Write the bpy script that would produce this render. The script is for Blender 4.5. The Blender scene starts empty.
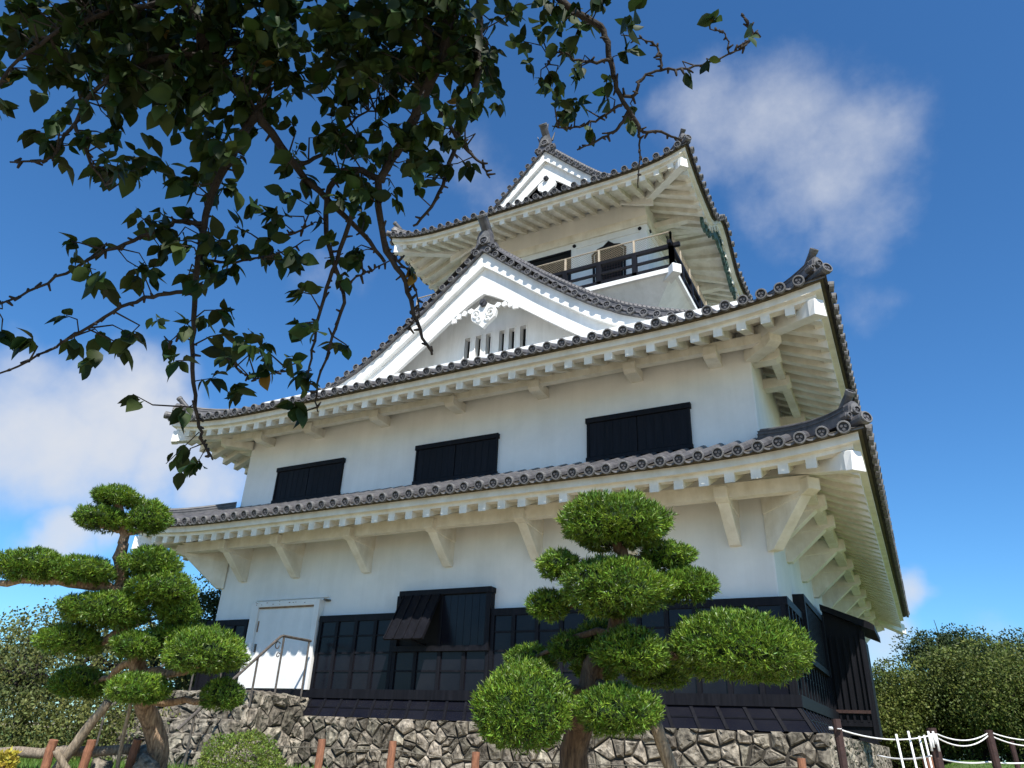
import bpy, math, random
import numpy as np
from mathutils import Vector, Matrix
random.seed(7); rng = np.random.default_rng(7)
S = bpy.context.scene
R_ = math.radians
# ------------------------------------------------------------------ camera
CAM = np.array([2.03709, -14.62902, -0.90422]); FPX = 729.71
YAW, PITCH, ROLL = -0.49866, 0.45312, 0.04479
_f = np.array([math.sin(YAW)*math.cos(PITCH), math.cos(YAW)*math.cos(PITCH), math.sin(PITCH)])
_r = np.array([math.cos(YAW), -math.sin(YAW), 0.0]); _u = np.cross(_r, _f)
CR = _r*math.cos(ROLL)+_u*math.sin(ROLL); CU = -_r*math.sin(ROLL)+_u*math.cos(ROLL); CF = _f
cd = bpy.data.cameras.new('camera'); cam = bpy.data.objects.new('camera', cd)
S.collection.objects.link(cam); S.camera = cam
cd.sensor_width = 36; cd.lens = FPX/1024*36; cd.clip_start = .05; cd.clip_end = 3000
cam.matrix_world = Matrix(((CR[0], CU[0], -CF[0], CAM[0]), (CR[1], CU[1], -CF[1], CAM[1]), (CR[2], CU[2], -CF[2], CAM[2]), (0, 0, 0, 1)))
def ray(px, py): return CF+(px-512)/FPX*CR-(py-384)/FPX*CU
def at(px, py, t): return CAM+ray(px, py)*t          # a point t metres in front of the viewer
# ------------------------------------------------------------------ light and sky
SUN = np.array([.52, -.635, 1.0]); SUN /= np.linalg.norm(SUN)
sl = bpy.data.lights.new('sun', 'SUN'); sl.energy = 4.6; sl.angle = R_(.53); sl.color = (1, .955, .88)
so = bpy.data.objects.new('sun', sl); S.collection.objects.link(so)
so.rotation_euler = Vector(SUN).to_track_quat('Z', 'Y').to_euler()
W = bpy.data.worlds.new('World'); S.world = W; W.use_nodes = True
nt = W.node_tree; N = nt.nodes; L = nt.links
bg = N['Background']; bg.inputs[1].default_value = .1
sky = N.new('ShaderNodeTexSky'); sky.sky_type = 'NISHITA'; sky.sun_disc = False
sky.sun_elevation = math.asin(SUN[2]); sky.sun_rotation = math.atan2(SUN[0], SUN[1])
sky.air_density = 1.0; sky.dust_density = .3; sky.ozone_density = 2.5; sky.altitude = 50
tc = N.new('ShaderNodeTexCoord')
def wm(op, a, b=None, c=None):
    n = N.new('ShaderNodeMath'); n.operation = op
    for i, x in enumerate((a, b, c)):
        if x is None: continue
        if isinstance(x, (int, float)): n.inputs[i].default_value = x
        else: L.new(x, n.inputs[i])
    return n.outputs[0]
def wnoise(scale, det, rough=.55):
    n = N.new('ShaderNodeTexNoise'); n.inputs['Scale'].default_value = scale; n.inputs['Detail'].default_value = det
    n.inputs['Roughness'].default_value = rough; L.new(tc.outputs['Generated'], n.inputs['Vector']); return n
warp = wnoise(5, 5)
vm = N.new('ShaderNodeVectorMath'); vm.operation = 'MULTIPLY_ADD'
L.new(warp.outputs['Color'], vm.inputs[0]); vm.inputs[1].default_value = (.16, .16, .16); L.new(tc.outputs['Generated'], vm.inputs[2])
CLOUDS = [  # px, py, angular radius, strength
    (20, 440, .13, 1.0), (90, 425, .12, 1.0), (150, 440, .11, 1.0), (205, 465, .085, .9), (30, 385, .08, .75), (230, 480, .06, .75), (45, 530, .06, .95), (90, 520, .04, .7),
    (770, 120, .15, .62), (830, 165, .13, .62), (715, 110, .11, .58), (850, 215, .10, .56), (800, 80, .10, .5), (780, 200, .12, .54), (700, 170, .09, .46), (880, 300, .08, .40),
    (915, 600, .05, .9), (900, 640, .06, .8), (1010, 650, .06, .45), (480, 150, .10, .42), (330, 260, .07, .36)]
tot = None
for px, py, rad, st in CLOUDS:
    d = ray(px, py); d = d/np.linalg.norm(d)
    q = N.new('ShaderNodeVectorMath'); q.operation = 'DISTANCE'
    L.new(vm.outputs[0], q.inputs[0]); q.inputs[1].default_value = tuple(d+.08)
    mr = N.new('ShaderNodeMapRange'); mr.interpolation_type = 'SMOOTHSTEP'
    mr.inputs['From Min'].default_value = rad*1.25; mr.inputs['From Max'].default_value = rad*.15
    mr.inputs['To Min'].default_value = 0; mr.inputs['To Max'].default_value = st
    L.new(q.outputs['Value'], mr.inputs['Value'])
    tot = mr.outputs[0] if tot is None else wm('MAXIMUM', tot, mr.outputs[0])
fine = wnoise(11, 9, .58)
dens = wm('ADD', tot, wm('MULTIPLY', wm('SUBTRACT', fine.outputs[0], .5), .75))
fm = N.new('ShaderNodeMapRange'); fm.interpolation_type = 'SMOOTHSTEP'; fm.inputs['From Min'].default_value = .2; fm.inputs['From Max'].default_value = 1.16
fm.inputs['To Min'].default_value = 0; fm.inputs['To Max'].default_value = .96
L.new(dens, fm.inputs['Value']); mask = wm('MULTIPLY', fm.outputs[0], wm('MINIMUM', wm('MULTIPLY', tot, 6), 1))
hsv = N.new('ShaderNodeHueSaturation'); hsv.inputs['Saturation'].default_value = 1.1; hsv.inputs['Value'].default_value = 1.0
L.new(sky.outputs[0], hsv.inputs['Color'])
mx = N.new('ShaderNodeMix'); mx.data_type = 'RGBA'
tint = N.new('ShaderNodeMix'); tint.data_type = 'RGBA'; tint.blend_type = 'MULTIPLY'; tint.inputs['Factor'].default_value = 1
L.new(hsv.outputs[0], tint.inputs['A']); tint.inputs['B'].default_value = (.51, .85, 1.08, 1)
L.new(mask, mx.inputs['Factor']); L.new(tint.outputs['Result'], mx.inputs['A']); mx.inputs['B'].default_value = (4.4, 4.6, 5.0, 1)
L.new(mx.outputs['Result'], bg.inputs[0])
S.view_settings.view_transform = 'Standard'; S.view_settings.look = 'None'; S.view_settings.gamma = 1
S.view_settings.exposure = .72
S.render.resolution_x = 1024; S.render.resolution_y = 768
S.cycles.max_bounces = 8; S.cycles.transparent_max_bounces = 8

# ------------------------------------------------------------------ materials
def material(name, col, rough=.8, var=.12, scale=6., col2=None, bump=0., bscale=None, spec=.3, island=0., trans=0., metal=0., grain=None, contrast=(.35, .65)):
    m = bpy.data.materials.new(name); m.use_nodes = True; t = m.node_tree; n = t.nodes; l = t.links
    b = n['Principled BSDF']; b.inputs['Roughness'].default_value = rough; b.inputs['Specular IOR Level'].default_value = spec
    b.inputs['Metallic'].default_value = metal
    c = n.new('ShaderNodeTexCoord'); vec = c.outputs['Object']
    if grain:
        mp = n.new('ShaderNodeMapping'); mp.inputs['Scale'].default_value = grain; l.new(vec, mp.inputs[0]); vec = mp.outputs[0]
    no = n.new('ShaderNodeTexNoise'); no.inputs['Scale'].default_value = scale; no.inputs['Detail'].default_value = 6; no.inputs['Roughness'].default_value = .6
    l.new(vec, no.inputs['Vector'])
    c2 = col2 if col2 else tuple(x*(1-var) for x in col); c1 = col if col2 else tuple(min(1, x*(1+var)) for x in col)
    rp = n.new('ShaderNodeValToRGB'); rp.color_ramp.elements[0].position, rp.color_ramp.elements[1].position = contrast
    rp.color_ramp.elements[0].color = (*c2, 1); rp.color_ramp.elements[1].color = (*c1, 1)
    l.new(no.outputs[0], rp.inputs[0]); out = rp.outputs[0]
    if island:
        g = n.new('ShaderNodeNewGeometry'); h = n.new('ShaderNodeHueSaturation')
        mr = n.new('ShaderNodeMapRange'); mr.inputs['To Min'].default_value = 1-island; mr.inputs['To Max'].default_value = 1+island
        l.new(g.outputs['Random Per Island'], mr.inputs[0]); l.new(mr.outputs[0], h.inputs['Value'])
        mh = n.new('ShaderNodeMapRange'); mh.inputs['To Min'].default_value = .5-(.008 if 'stone' in name else .03)*min(1, island*2); mh.inputs['To Max'].default_value = .5+(.012 if 'stone' in name else .025)*min(1, island*2)
        wn = n.new('ShaderNodeMath'); wn.operation = 'FRACT'; w2 = n.new('ShaderNodeMath'); w2.operation = 'MULTIPLY'; w2.inputs[1].default_value = 7.31
        l.new(g.outputs['Random Per Island'], w2.inputs[0]); l.new(w2.outputs[0], wn.inputs[0]); l.new(wn.outputs[0], mh.inputs[0]); l.new(mh.outputs[0], h.inputs['Hue'])
        l.new(out, h.inputs['Color']); out = h.outputs[0]
    l.new(out, b.inputs['Base Color'])
    if bump:
        bn = n.new('ShaderNodeTexNoise'); bn.inputs['Scale'].default_value = bscale or scale*4; bn.inputs['Detail'].default_value = 6
        l.new(vec, bn.inputs['Vector']); bp = n.new('ShaderNodeBump'); bp.inputs['Strength'].default_value = bump; bp.inputs['Distance'].default_value = .02
        l.new(bn.outputs[0], bp.inputs['Height']); l.new(bp.outputs[0], b.inputs['Normal'])
    if trans:
        tr = n.new('ShaderNodeBsdfTranslucent'); l.new(out, tr.inputs[0]); ms = n.new('ShaderNodeMixShader'); ms.inputs[0].default_value = trans
        l.new(b.outputs[0], ms.inputs[1]); l.new(tr.outputs[0], ms.inputs[2]); l.new(ms.outputs[0], n['Material Output'].inputs[0])
    return m
M = {}
M['plaster'] = material('white_plaster', (.80, .80, .78), .9, scale=.9, col2=(.72, .73, .72), bump=.12, bscale=9, spec=.2)
M['paint'] = material('bounce_tinted_white_wood', (.81, .79, .72), .65, scale=2.2, col2=(.68, .645, .55), bump=.06, bscale=14)  # white paint with the warm ground bounce tinted into its colour
M['gable'] = material('gable_plaster', (.83, .83, .81), .8, scale=1.4, col2=(.76, .76, .74), bump=.05, bscale=10)
M['black'] = material('black_wood', (.009, .009, .0115), .5, scale=3., col2=(.005, .005, .007), bump=.12, bscale=3, spec=.14, grain=(9, 9, .7))
M['panel'] = material('black_board', (.011, .011, .015), .22, scale=1.2, col2=(.006, .006, .010), bump=.05, bscale=4, spec=.22)
M['tile'] = material('grey_roof_tile', (.105, .10, .105), .5, scale=5, col2=(.05, .05, .054), bump=.15, bscale=30, spec=.4)
M['tile_rim'] = material('lit_tile_rim', (.165, .16, .16), .6, scale=9, col2=(.085, .085, .085), bump=.15, bscale=40)  # light caught by the rims painted in as a paler tile tone
M['tile_dark'] = material('dark_tile_recess_shade', (.06, .06, .065), .6, scale=9, col2=(.035, .035, .04))  # recess shade painted into the tile colour; the dark grey boss shares it
M['eave_board'] = material('eave_board', (.10, .085, .055), .85, scale=4, col2=(.055, .05, .035))
M['dark'] = material('dark_opening', (.006, .006, .006), .7, scale=2)
M['copper'] = material('patinated_carving', (.10, .19, .165), .7, scale=8, col2=(.02, .035, .035), bump=.3, bscale=20)
M['iron'] = material('weathered_iron', (.17, .15, .13), .5, scale=14, col2=(.09, .075, .065), metal=.5)
M['rust'] = material('rusty_post', (.05, .026, .022), .7, scale=18, col2=(.03, .016, .014), bump=.2)
M['rustmark'] = material('rust_stain', (.30, .2, .12), .8, scale=10, col2=(.14, .08, .05))
M['white'] = material('white_rope_fibre', (.8, .8, .78), .7, scale=20, col2=(.66, .66, .64))
M['wire'] = material('dull_wire', (.09, .08, .06), .6, scale=10)
M['net'] = material('tan_net', (.33, .27, .18), .8, scale=10)
M['rail_wood'] = material('pale_rail_wood', (.42, .35, .26), .7, scale=10)
M['stone'] = material('rubble_stone', (.30, .265, .21), .9, scale=9, col2=(.05, .044, .036), bump=1.0, bscale=18, island=.5, spec=.15, contrast=(.34, .66))
M['mortar'] = material('dark_joint', (.05, .044, .036), .95, scale=8)
M['stake'] = material('reddish_stake', (.30, .135, .075), .85, scale=12, col2=(.17, .075, .045), bump=.4, grain=(4, 4, .6))
M['log'] = material('grey_log', (.30, .25, .19), .9, scale=10, col2=(.11, .085, .065), bump=.6, bscale=22, grain=(5, 5, .6))
M['prop'] = material('weathered_pole', (.36, .29, .21), .85, scale=8, col2=(.14, .11, .08), bump=.4, grain=(5, 5, .5))
M['bark'] = material('reddish_bark', (.40, .28, .18), .9, scale=9, col2=(.12, .075, .05), bump=.9, bscale=16, grain=(3, 3, .5))
M['bark_shaded'] = material('shaded_brown_bark', (.17, .115, .075), .9, scale=9, col2=(.055, .036, .026), bump=.9, bscale=16, grain=(3, 3, .5))  # shade on the right pine's trunk put into a darker bark colour
M['bark_dark'] = material('dark_bark', (.042, .034, .028), .9, scale=14, col2=(.018, .015, .013), bump=.8, bscale=40)
M['needle'] = material('podocarpus_leaf', (.15, .25, .022), .42, scale=3.5, col2=(.06, .125, .014), island=.55, trans=.14, spec=.4)
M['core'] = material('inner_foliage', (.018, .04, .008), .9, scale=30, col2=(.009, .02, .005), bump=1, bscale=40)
M['shrub'] = material('shrub_leaf', (.16, .21, .035), .5, scale=4, col2=(.08, .14, .02), island=.4, trans=.2)
M['cherry'] = material('cherry_leaf', (.03, .054, .011), .55, scale=6, col2=(.014, .029, .007), island=.5, trans=.26, spec=.2)
M['cherry_old'] = material('yellowing_leaf', (.30, .19, .03), .6, scale=6, col2=(.16, .10, .02), island=.3, trans=.3)
M['leaf_a'] = material('woodland_leaf', (.135, .165, .032), .6, scale=.7, col2=(.05, .075, .015), island=.4, trans=.25)
M['leaf_b'] = material('dark_woodland_leaf', (.055, .08, .022), .6, scale=.5, col2=(.03, .05, .014), island=.35, trans=.15)
M['leaf_c'] = material('pale_tree_leaf', (.15, .165, .045), .6, scale=.7, col2=(.075, .095, .028), island=.45, trans=.28)
M['grass'] = material('grass_blade', (.11, .2, .03), .6, scale=1.2, col2=(.07, .13, .02), island=.35, trans=.2)
M['lawn'] = material('lawn', (.10, .16, .035), .95, scale=2.5, col2=(.055, .09, .022), bump=.8, bscale=30)
M['ground'] = material('dry_gravel', (.42, .35, .235), .95, scale=3, col2=(.28, .23, .15), bump=.6, bscale=40)
M['yellow'] = material('yellow_shrub_leaf', (.45, .36, .04), .6, scale=4, col2=(.28, .26, .04), island=.3, trans=.2)

def streaks(m, amt, sc):          # rain streaks and grey patches in old plaster
    t = m.node_tree; n = t.nodes; l = t.links; b = n['Principled BSDF']; src = b.inputs['Base Color'].links[0].from_socket
    c = n.new('ShaderNodeTexCoord'); mp = n.new('ShaderNodeMapping'); mp.inputs['Scale'].default_value = sc; l.new(c.outputs['Object'], mp.inputs[0])
    no = n.new('ShaderNodeTexNoise'); no.inputs['Scale'].default_value = 1; no.inputs['Detail'].default_value = 7; no.inputs['Roughness'].default_value = .65; l.new(mp.outputs[0], no.inputs['Vector'])
    r = n.new('ShaderNodeValToRGB'); r.color_ramp.elements[0].position = .38; r.color_ramp.elements[1].position = .56
    r.color_ramp.elements[0].color = (1-amt, 1-amt*1.02, 1-amt*1.1, 1); r.color_ramp.elements[1].color = (1, 1, 1, 1); l.new(no.outputs[0], r.inputs[0])
    mx = n.new('ShaderNodeMix'); mx.data_type = 'RGBA'; mx.blend_type = 'MULTIPLY'; mx.inputs['Factor'].default_value = 1
    l.new(src, mx.inputs['A']); l.new(r.outputs[0], mx.inputs['B']); l.new(mx.outputs['Result'], b.inputs['Base Color'])
streaks(M['plaster'], .05, (2.6, 2.6, .22)); streaks(M['plaster'], .06, (.5, .5, .5)); streaks(M['paint'], .10, (4, 4, 1.1)); streaks(M['gable'], .12, (2.2, 2.2, .3))
streaks(M['black'], -.35, (7, 7, .5))
# ------------------------------------------------------------------ helpers
class MB:
    def __init__(s): s.v = []; s.f = []; s.m = []; s.k = 0
    def add(s, vs, fs, m=None):
        o = len(s.v); s.v.extend(tuple(map(float, p)) for p in vs); s.f.extend(tuple(i+o for i in f) for f in fs)
        s.m.extend([s.k if m is None else m]*len(fs)); return s
    def hexa(s, p): return s.add(p, [(0, 3, 2, 1), (4, 5, 6, 7), (0, 1, 5, 4), (1, 2, 6, 5), (2, 3, 7, 6), (3, 0, 4, 7)])
    def box(s, x0, x1, y0, y1, z0, z1):
        return s.hexa([(x0, y0, z0), (x1, y0, z0), (x1, y1, z0), (x0, y1, z0), (x0, y0, z1), (x1, y0, z1), (x1, y1, z1), (x0, y1, z1)])
    def prism(s, poly, vec):
        n = len(poly); p = [np.array(q, float) for q in poly]; v = np.array(vec, float)
        return s.add(p+[q+v for q in p], [tuple(range(n))[::-1], tuple(range(n, 2*n))]+[(i, (i+1) % n, n+(i+1) % n, n+i) for i in range(n)])
    def tube(s, pts, rad, n=8, cap=True):
        pts = [np.array(p, float) for p in pts]; k = len(pts)
        rad = [rad]*k if isinstance(rad, (int, float)) else rad
        vs = []; ref = None
        for i, p in enumerate(pts):
            t = pts[min(i+1, k-1)]-pts[max(i-1, 0)]; t = t/(np.linalg.norm(t)+1e-9)
            if ref is None: ref = np.cross(t, (0, 0, 1) if abs(t[2]) < .9 else (1, 0, 0))
            ref = ref-t*(ref@t); ref /= np.linalg.norm(ref)+1e-9; b = np.cross(t, ref)
            for j in range(n):
                a = 2*math.pi*j/n; vs.append(p+rad[i]*(math.cos(a)*ref+math.sin(a)*b))
        fs = [(i*n+j, i*n+(j+1) % n, (i+1)*n+(j+1) % n, (i+1)*n+j) for i in range(k-1) for j in range(n)]
        if cap: fs += [tuple(range(n))[::-1], tuple(range((k-1)*n, k*n))]
        return s.add(vs, fs)
    def sweep(s, path, prof, side=None, cap=True):      # prof: closed list of (sideways, up)
        pts = [np.array(p, float) for p in path]; k = len(pts); n = len(prof); vs = []
        for i, p in enumerate(pts):
            if side is None:
                t = pts[min(i+1, k-1)]-pts[max(i-1, 0)]; a = np.array((t[1], -t[0], 0)); a /= np.linalg.norm(a)+1e-9
            else: a = np.array(side, float)
            vs += [p+a*q[0]+np.array((0, 0, q[1])) for q in prof]
        fs = [(i*n+j, i*n+(j+1) % n, (i+1)*n+(j+1) % n, (i+1)*n+j) for i in range(k-1) for j in range(n)]
        if cap: fs += [tuple(range(n))[::-1], tuple(range((k-1)*n, k*n))]
        return s.add(vs, fs)
    def build(s, name, mats, parent=None, smooth=False, bevel=0):
        me = bpy.data.meshes.new(name); me.from_pydata(s.v, [], s.f)
        mats = mats if isinstance(mats, (list, tuple)) else [mats]
        for m in mats: me.materials.append(m)
        if len(mats) > 1: me.polygons.foreach_set('material_index', s.m)
        if smooth: me.polygons.foreach_set('use_smooth', [True]*len(me.polygons))
        me.update(); o = bpy.data.objects.new(name, me); S.collection.objects.link(o)
        if bevel:
            b = o.modifiers.new('bevel', 'BEVEL'); b.width = bevel; b.segments = 2; b.limit_method = 'ANGLE'
        if parent: adopt(o, parent)
        return o
ROOT = {}
def adopt(o, parent):
    o.parent = parent
    o.matrix_parent_inverse = Matrix.Translation(-Vector(ROOT.get(parent.name, (0, 0, 0))))
    ROOT[o.name] = ROOT.get(parent.name, (0, 0, 0)) if False else (0, 0, 0)
def tag(o, label=None, cat=None, group=None, kind=None):
    for k, v in (('label', label), ('category', cat), ('group', group), ('kind', kind)):
        if v: o[k] = v
    return o
def thing(name, label, cat, loc=(0, 0, 0), group=None):
    o = bpy.data.objects.new(name, None); S.collection.objects.link(o); o.location = loc; o.empty_display_size = .3
    ROOT[o.name] = tuple(map(float, loc)); return tag(o, label, cat, group)
def share(src, name, loc, parent):           # another object on the same mesh
    o = bpy.data.objects.new(name, src.data); S.collection.objects.link(o); adopt(o, parent); o.location = loc; return o
def mesh_np(name, V, Q, mats, parent=None, smooth=False):
    me = bpy.data.meshes.new(name); nv, nf, k = len(V), len(Q), Q.shape[1]
    me.vertices.add(nv); me.vertices.foreach_set('co', np.ascontiguousarray(V, dtype=np.float32).ravel())
    me.loops.add(nf*k); me.loops.foreach_set('vertex_index', np.ascontiguousarray(Q, dtype=np.int32).ravel())
    me.polygons.add(nf); me.polygons.foreach_set('loop_start', np.arange(0, nf*k, k, dtype=np.int32))
    me.materials.append(mats); me.update(calc_edges=True)
    if smooth: me.polygons.foreach_set('use_smooth', np.ones(nf, dtype=bool))
    o = bpy.data.objects.new(name, me); S.collection.objects.link(o)
    if parent: adopt(o, parent)
    return o
def unit(a): return a/(np.linalg.norm(a, axis=-1, keepdims=True)+1e-9)

# ------------------------------------------------------------------ terrain
def sstep(a, b, x): t = np.clip((x-a)/(b-a), 0, 1); return t*t*(3-2*t)
def ground_z(x, y):
    x = np.asarray(x, float); y = np.asarray(y, float)
    z = -2.45+.72*sstep(-12.5, -7.5, y)
    z = z+.76*sstep(.8, 3, x)*sstep(-2, 14, y)
    far = np.hypot(x+7, y-8)
    z = z-3.0*sstep(70, 160, far)
    return z
gx = np.concatenate([np.linspace(-900, -60, 14), np.linspace(-54, 54, 109), np.linspace(60, 900, 14)]); gy = gx+8
X, Y = np.meshgrid(gx, gy); Z = ground_z(X, Y)+.03*np.sin(X*1.7+Y*.6)*np.cos(Y*1.3)
V = np.stack([X, Y, Z], -1).reshape(-1, 3); n = len(gx)
I = (np.arange(n-1)[:, None]*n+np.arange(n-1)[None]).ravel()
def patch(x0, x1, y0, y1, nx, ny):
    X, Y = np.meshgrid(np.linspace(x0, x1, nx), np.linspace(y0, y1, ny)); Z = ground_z(X, Y)+.03*np.sin(X*1.7+Y*.6)*np.cos(Y*1.3)+.025
    I = (np.arange(ny-1)[:, None]*nx+np.arange(nx-1)[None]).ravel(); return np.stack([X, Y, Z], -1).reshape(-1, 3), np.stack([I, I+1, I+nx+1, I+nx], 1)
for q in ((.9, 70, -1, 80, 110, 110), (-80, -9.5, -9, 60, 90, 90)): tag(mesh_np('lawn', *patch(*q), M['lawn'], smooth=True), kind='structure')
g = mesh_np('ground', V, np.stack([I, I+1, I+n+1, I+n], 1), M['ground'], smooth=True); tag(g, kind='structure')

# ------------------------------------------------------------------ the keep
CX = -7.5; DEP = 17.0; CY = 8.6
keep = thing('castle_keep', 'white plastered castle keep with grey tiled roofs and black boarded base on the stone wall', 'castle', (CX, CY, -.6))
V3 = lambda *a: np.array(a, float)

def disc_cap(mb, c, o, r, up=(0, 0, 1)):
    """round eave tile end: rim, recess and a raised three-lobed mark; o = outward unit vector"""
    o = unit(np.array(o, float)); u = np.cross(np.array(up, float), o); u = unit(u); w = np.cross(o, u); c = np.array(c, float); n = 14
    ring = lambda rr, dd: [c+o*dd+rr*(math.cos(2*math.pi*j/n)*u+math.sin(2*math.pi*j/n)*w) for j in range(n)]
    vs = ring(r, -.05)+ring(r, .02)+ring(r*.93, .03)+ring(r*.74, .03)+ring(r*.70, -.005)
    q = lambda a: [(a*n+j, a*n+(j+1) % n, (a+1)*n+(j+1) % n, (a+1)*n+j) for j in range(n)]
    mb.add(vs, q(0)+q(1)+q(2), 1); mb.add(vs[3*n:], q(0)+[tuple(range(n, 2*n))], 2)
    for k in range(3):
        a = 2*math.pi*k/3+.5; cc = c+o*.0+r*.34*(math.cos(a)*u+math.sin(a)*w)
        vs = [cc+o*.012+r*.24*(math.cos(2*math.pi*j/7)*u+math.sin(2*math.pi*j/7)*w) for j in range(7)]
        vb = [p-o*.02 for p in vs]
        mb.add(vs+vb, [tuple(range(7))]+[(j, j+7, (j+1) % 7+7, (j+1) % 7) for j in range(7)], 0)

class Roof:
    PITCH = .356
    def __init__(s, x0, x1, y0, y1, zf, lift, E, p, front, side, dg, vg, half, bump=None):
        s.r = (x0, x1, y0, y1); s.zf, s.lift_, s.E, s.p = zf, lift, E, p
        s.front, s.side, s.dg, s.vg, s.half, s.bump = front, side, dg, vg, half, bump
    def ln(s, k): return (s.r[1]-s.r[0]) if k % 2 == 0 else (s.r[3]-s.r[2])
    def xy(s, k, a, d):
        x0, x1, y0, y1 = s.r
        return [(x0+a, y0+d), (x1-d, y0+a), (x1-a, y1-d), (x0+d, y1-a)][k]
    out = [(0, -1, 0), (1, 0, 0), (0, 1, 0), (-1, 0, 0)]; along = [(1, 0, 0), (0, 1, 0), (-1, 0, 0), (0, -1, 0)]
    def lift(s, k, a):
        e = max(0, min(a, s.ln(k)-a)); z = s.lift_*max(0, 1-e/s.E)**s.p
        if s.bump and k % 2 == 1: z += s.bump(a-s.ln(k)/2)
        return z
    def prof(s, k, d):
        P = s.front if k % 2 == 0 else s.side
        return np.interp(d, [q[0] for q in P], [q[1] for q in P])
    def zr(s, k, a, d): return s.zf+.13+s.prof(k, d)+s.lift(k, a)*max(0, 1-max(0, d)/3.0)
    def P(s, k, a, d, dz=0): x, y = s.xy(k, a, d); return V3(x, y, s.zr(k, a, d)+dz)
    def dmax(s, k, a):
        e = min(a, s.ln(k)-a)
        full = s.dg if k % 2 == 0 else s.half
        return min(e, full) if e < s.vg else full
    def tiles(s, name, parent):
        mb = MB()
        for k in range(4):
            Ln = s.ln(k); full = s.dg if k % 2 == 0 else s.half
            ds = sorted(set([-.13, 0, .3]+list(np.linspace(.6, min(s.vg, full), 5))+list(np.linspace(min(s.vg, full), full, 12))))
            na = 60
            vs = []
            for d in ds:
                i = min(max(d, -.17), s.vg)
                for t in np.linspace(0, 1, na): vs.append(s.P(k, i+t*(Ln-2*i), d, -.03))
            nd = len(ds)
            mb.add(vs, [(i*na+j, i*na+j+1, (i+1)*na+j+1, (i+1)*na+j) for i in range(nd-1) for j in range(na-1)], 0)
            # edge thickness of the pan tiles
            vs = []
            for t in np.linspace(0, 1, na): p = s.P(k, -.10+t*(Ln+.20), -.10, -.03); vs += [p, p-V3(0, 0, .05)]
            mb.add(vs, [(2*j, 2*j+1, 2*j+3, 2*j+2) for j in range(na-1)], 1)
            m = int((Ln/2-.1)/s.PITCH); r = .105
            al = V3(*s.along[k]); o = V3(*s.out[k])
            for q in range(-m-1, m+1):
                a = Ln/2+(q+.5)*s.PITCH
                if a < .12 or a > Ln-.12: continue
                dm = s.dmax(k, a); dd = np.concatenate([[-.19, 0.], np.linspace(.3, dm, max(2, int(dm/.5)+1))]) if dm > .35 else np.array([-.19, dm])
                vs = []
                for d in dd:
                    c = s.P(k, a, d, .015)
                    for j in range(7):
                        th = math.pi*j/6; vs.append(c+al*r*math.cos(th)+V3(0, 0, 1)*(r*1.15*math.sin(th)-.01))
                mb.add(vs, [(i*7+j, i*7+j+1, (i+1)*7+j+1, (i+1)*7+j) for i in range(len(dd)-1) for j in range(6)], 0)
                sl = (s.zr(k, a, .3)-s.zr(k, a, 0))/.3
                oo = unit(o-V3(0, 0, sl*.5))
                disc_cap(mb, s.P(k, a, -.19, .03)+al*rng.uniform(-.006, .006)+V3(0, 0, rng.uniform(-.008, .008)), unit(oo+al*rng.uniform(-.06, .06)), r*1.06*rng.uniform(.97, 1.03))
                # drooping pan-tile lip between two round ends
                if a+s.PITCH < Ln-.1:
                    vs = []
                    for j in range(6):
                        t = j/5; aa = a+.09+t*(s.PITCH-.18); p = s.P(k, aa, -.15, -.015-.03*math.sin(math.pi*t)); vs += [p, p-V3(0, 0, .025+.012*math.sin(math.pi*t)), p+o*-.03]
                    mb.add(vs, [(3*j, 3*j+1, 3*j+4, 3*j+3) for j in range(5)]+[(3*j, 3*j+3, 3*j+5, 3*j+2) for j in range(5)], 1)
        return mb.build(name, [M['tile'], M['tile_rim'], M['tile_dark']], parent)
    def band(s, rows, name, mat, parent, N_=56):
        """closed ring round the eave; rows = section corners (inset, z relative to fascia top, use_lift_fade)"""
        mb = MB(); nr = len(rows)
        for k in range(4):
            Ln = s.ln(k); vs = []
            for t in np.linspace(0, 1, N_):
                for (d, z) in rows:
                    a = d+t*(Ln-2*d); x, y = s.xy(k, a, d); vs.append((x, y, s.zf+z+s.lift(k, a)*max(0, 1-max(0, d)/3.0)))
            mb.add(vs, [(j*nr+i, (j+1)*nr+i, (j+1)*nr+(i+1) % nr, j*nr+(i+1) % nr) for j in range(N_-1) for i in range(nr)])
        return mb.build(name, mat, parent)

def oni(mb, c, o, sc=1.0, tall=1.0, cyl=True):
    """ridge-end tile: plaque with scroll feet, boss, and a round tile thrust forward over it"""
    o = unit(V3(o[0], o[1], 0)); a = V3(-o[1], o[0], 0); c = np.array(c, float); z = V3(0, 0, 1)
    sil = [(-.30, -.02), (-.36, .06), (-.34, .16), (-.24, .17), (-.21, .26), (-.20, .40), (-.14, .50), (-.05, .56), (.05, .56), (.14, .50), (.20, .40), (.21, .26), (.24, .17), (.34, .16), (.36, .06), (.30, -.02), (.14, -.03), (0, .02), (-.14, -.03)]
    f = lambda q, d: c+a*q[0]*sc+z*q[1]*sc*tall+o*d
    mb.k = 0; mb.prism([f(q, -.05) for q in sil], o*.13)
    inn = [(q[0]*.72, .06+q[1]*.78) for q in sil[3:13]]
    mb.k = 1; mb.prism([f(q, .08) for q in inn], o*.03); mb.k = 0
    disc_cap(mb, f((0, .26), .12), o, .125*sc)
    for sgn in (-1, 1): disc_cap(mb, f((sgn*.26, .08), .10), o, .075*sc)
    if cyl:
        d = unit(o+z*.95); p0 = f((0, .46), -.20); p1 = p0+d*.56*sc
        mb.k = 0; mb.tube([p0, p1], .125*sc, 12); disc_cap(mb, p1, d, .14*sc)
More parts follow.
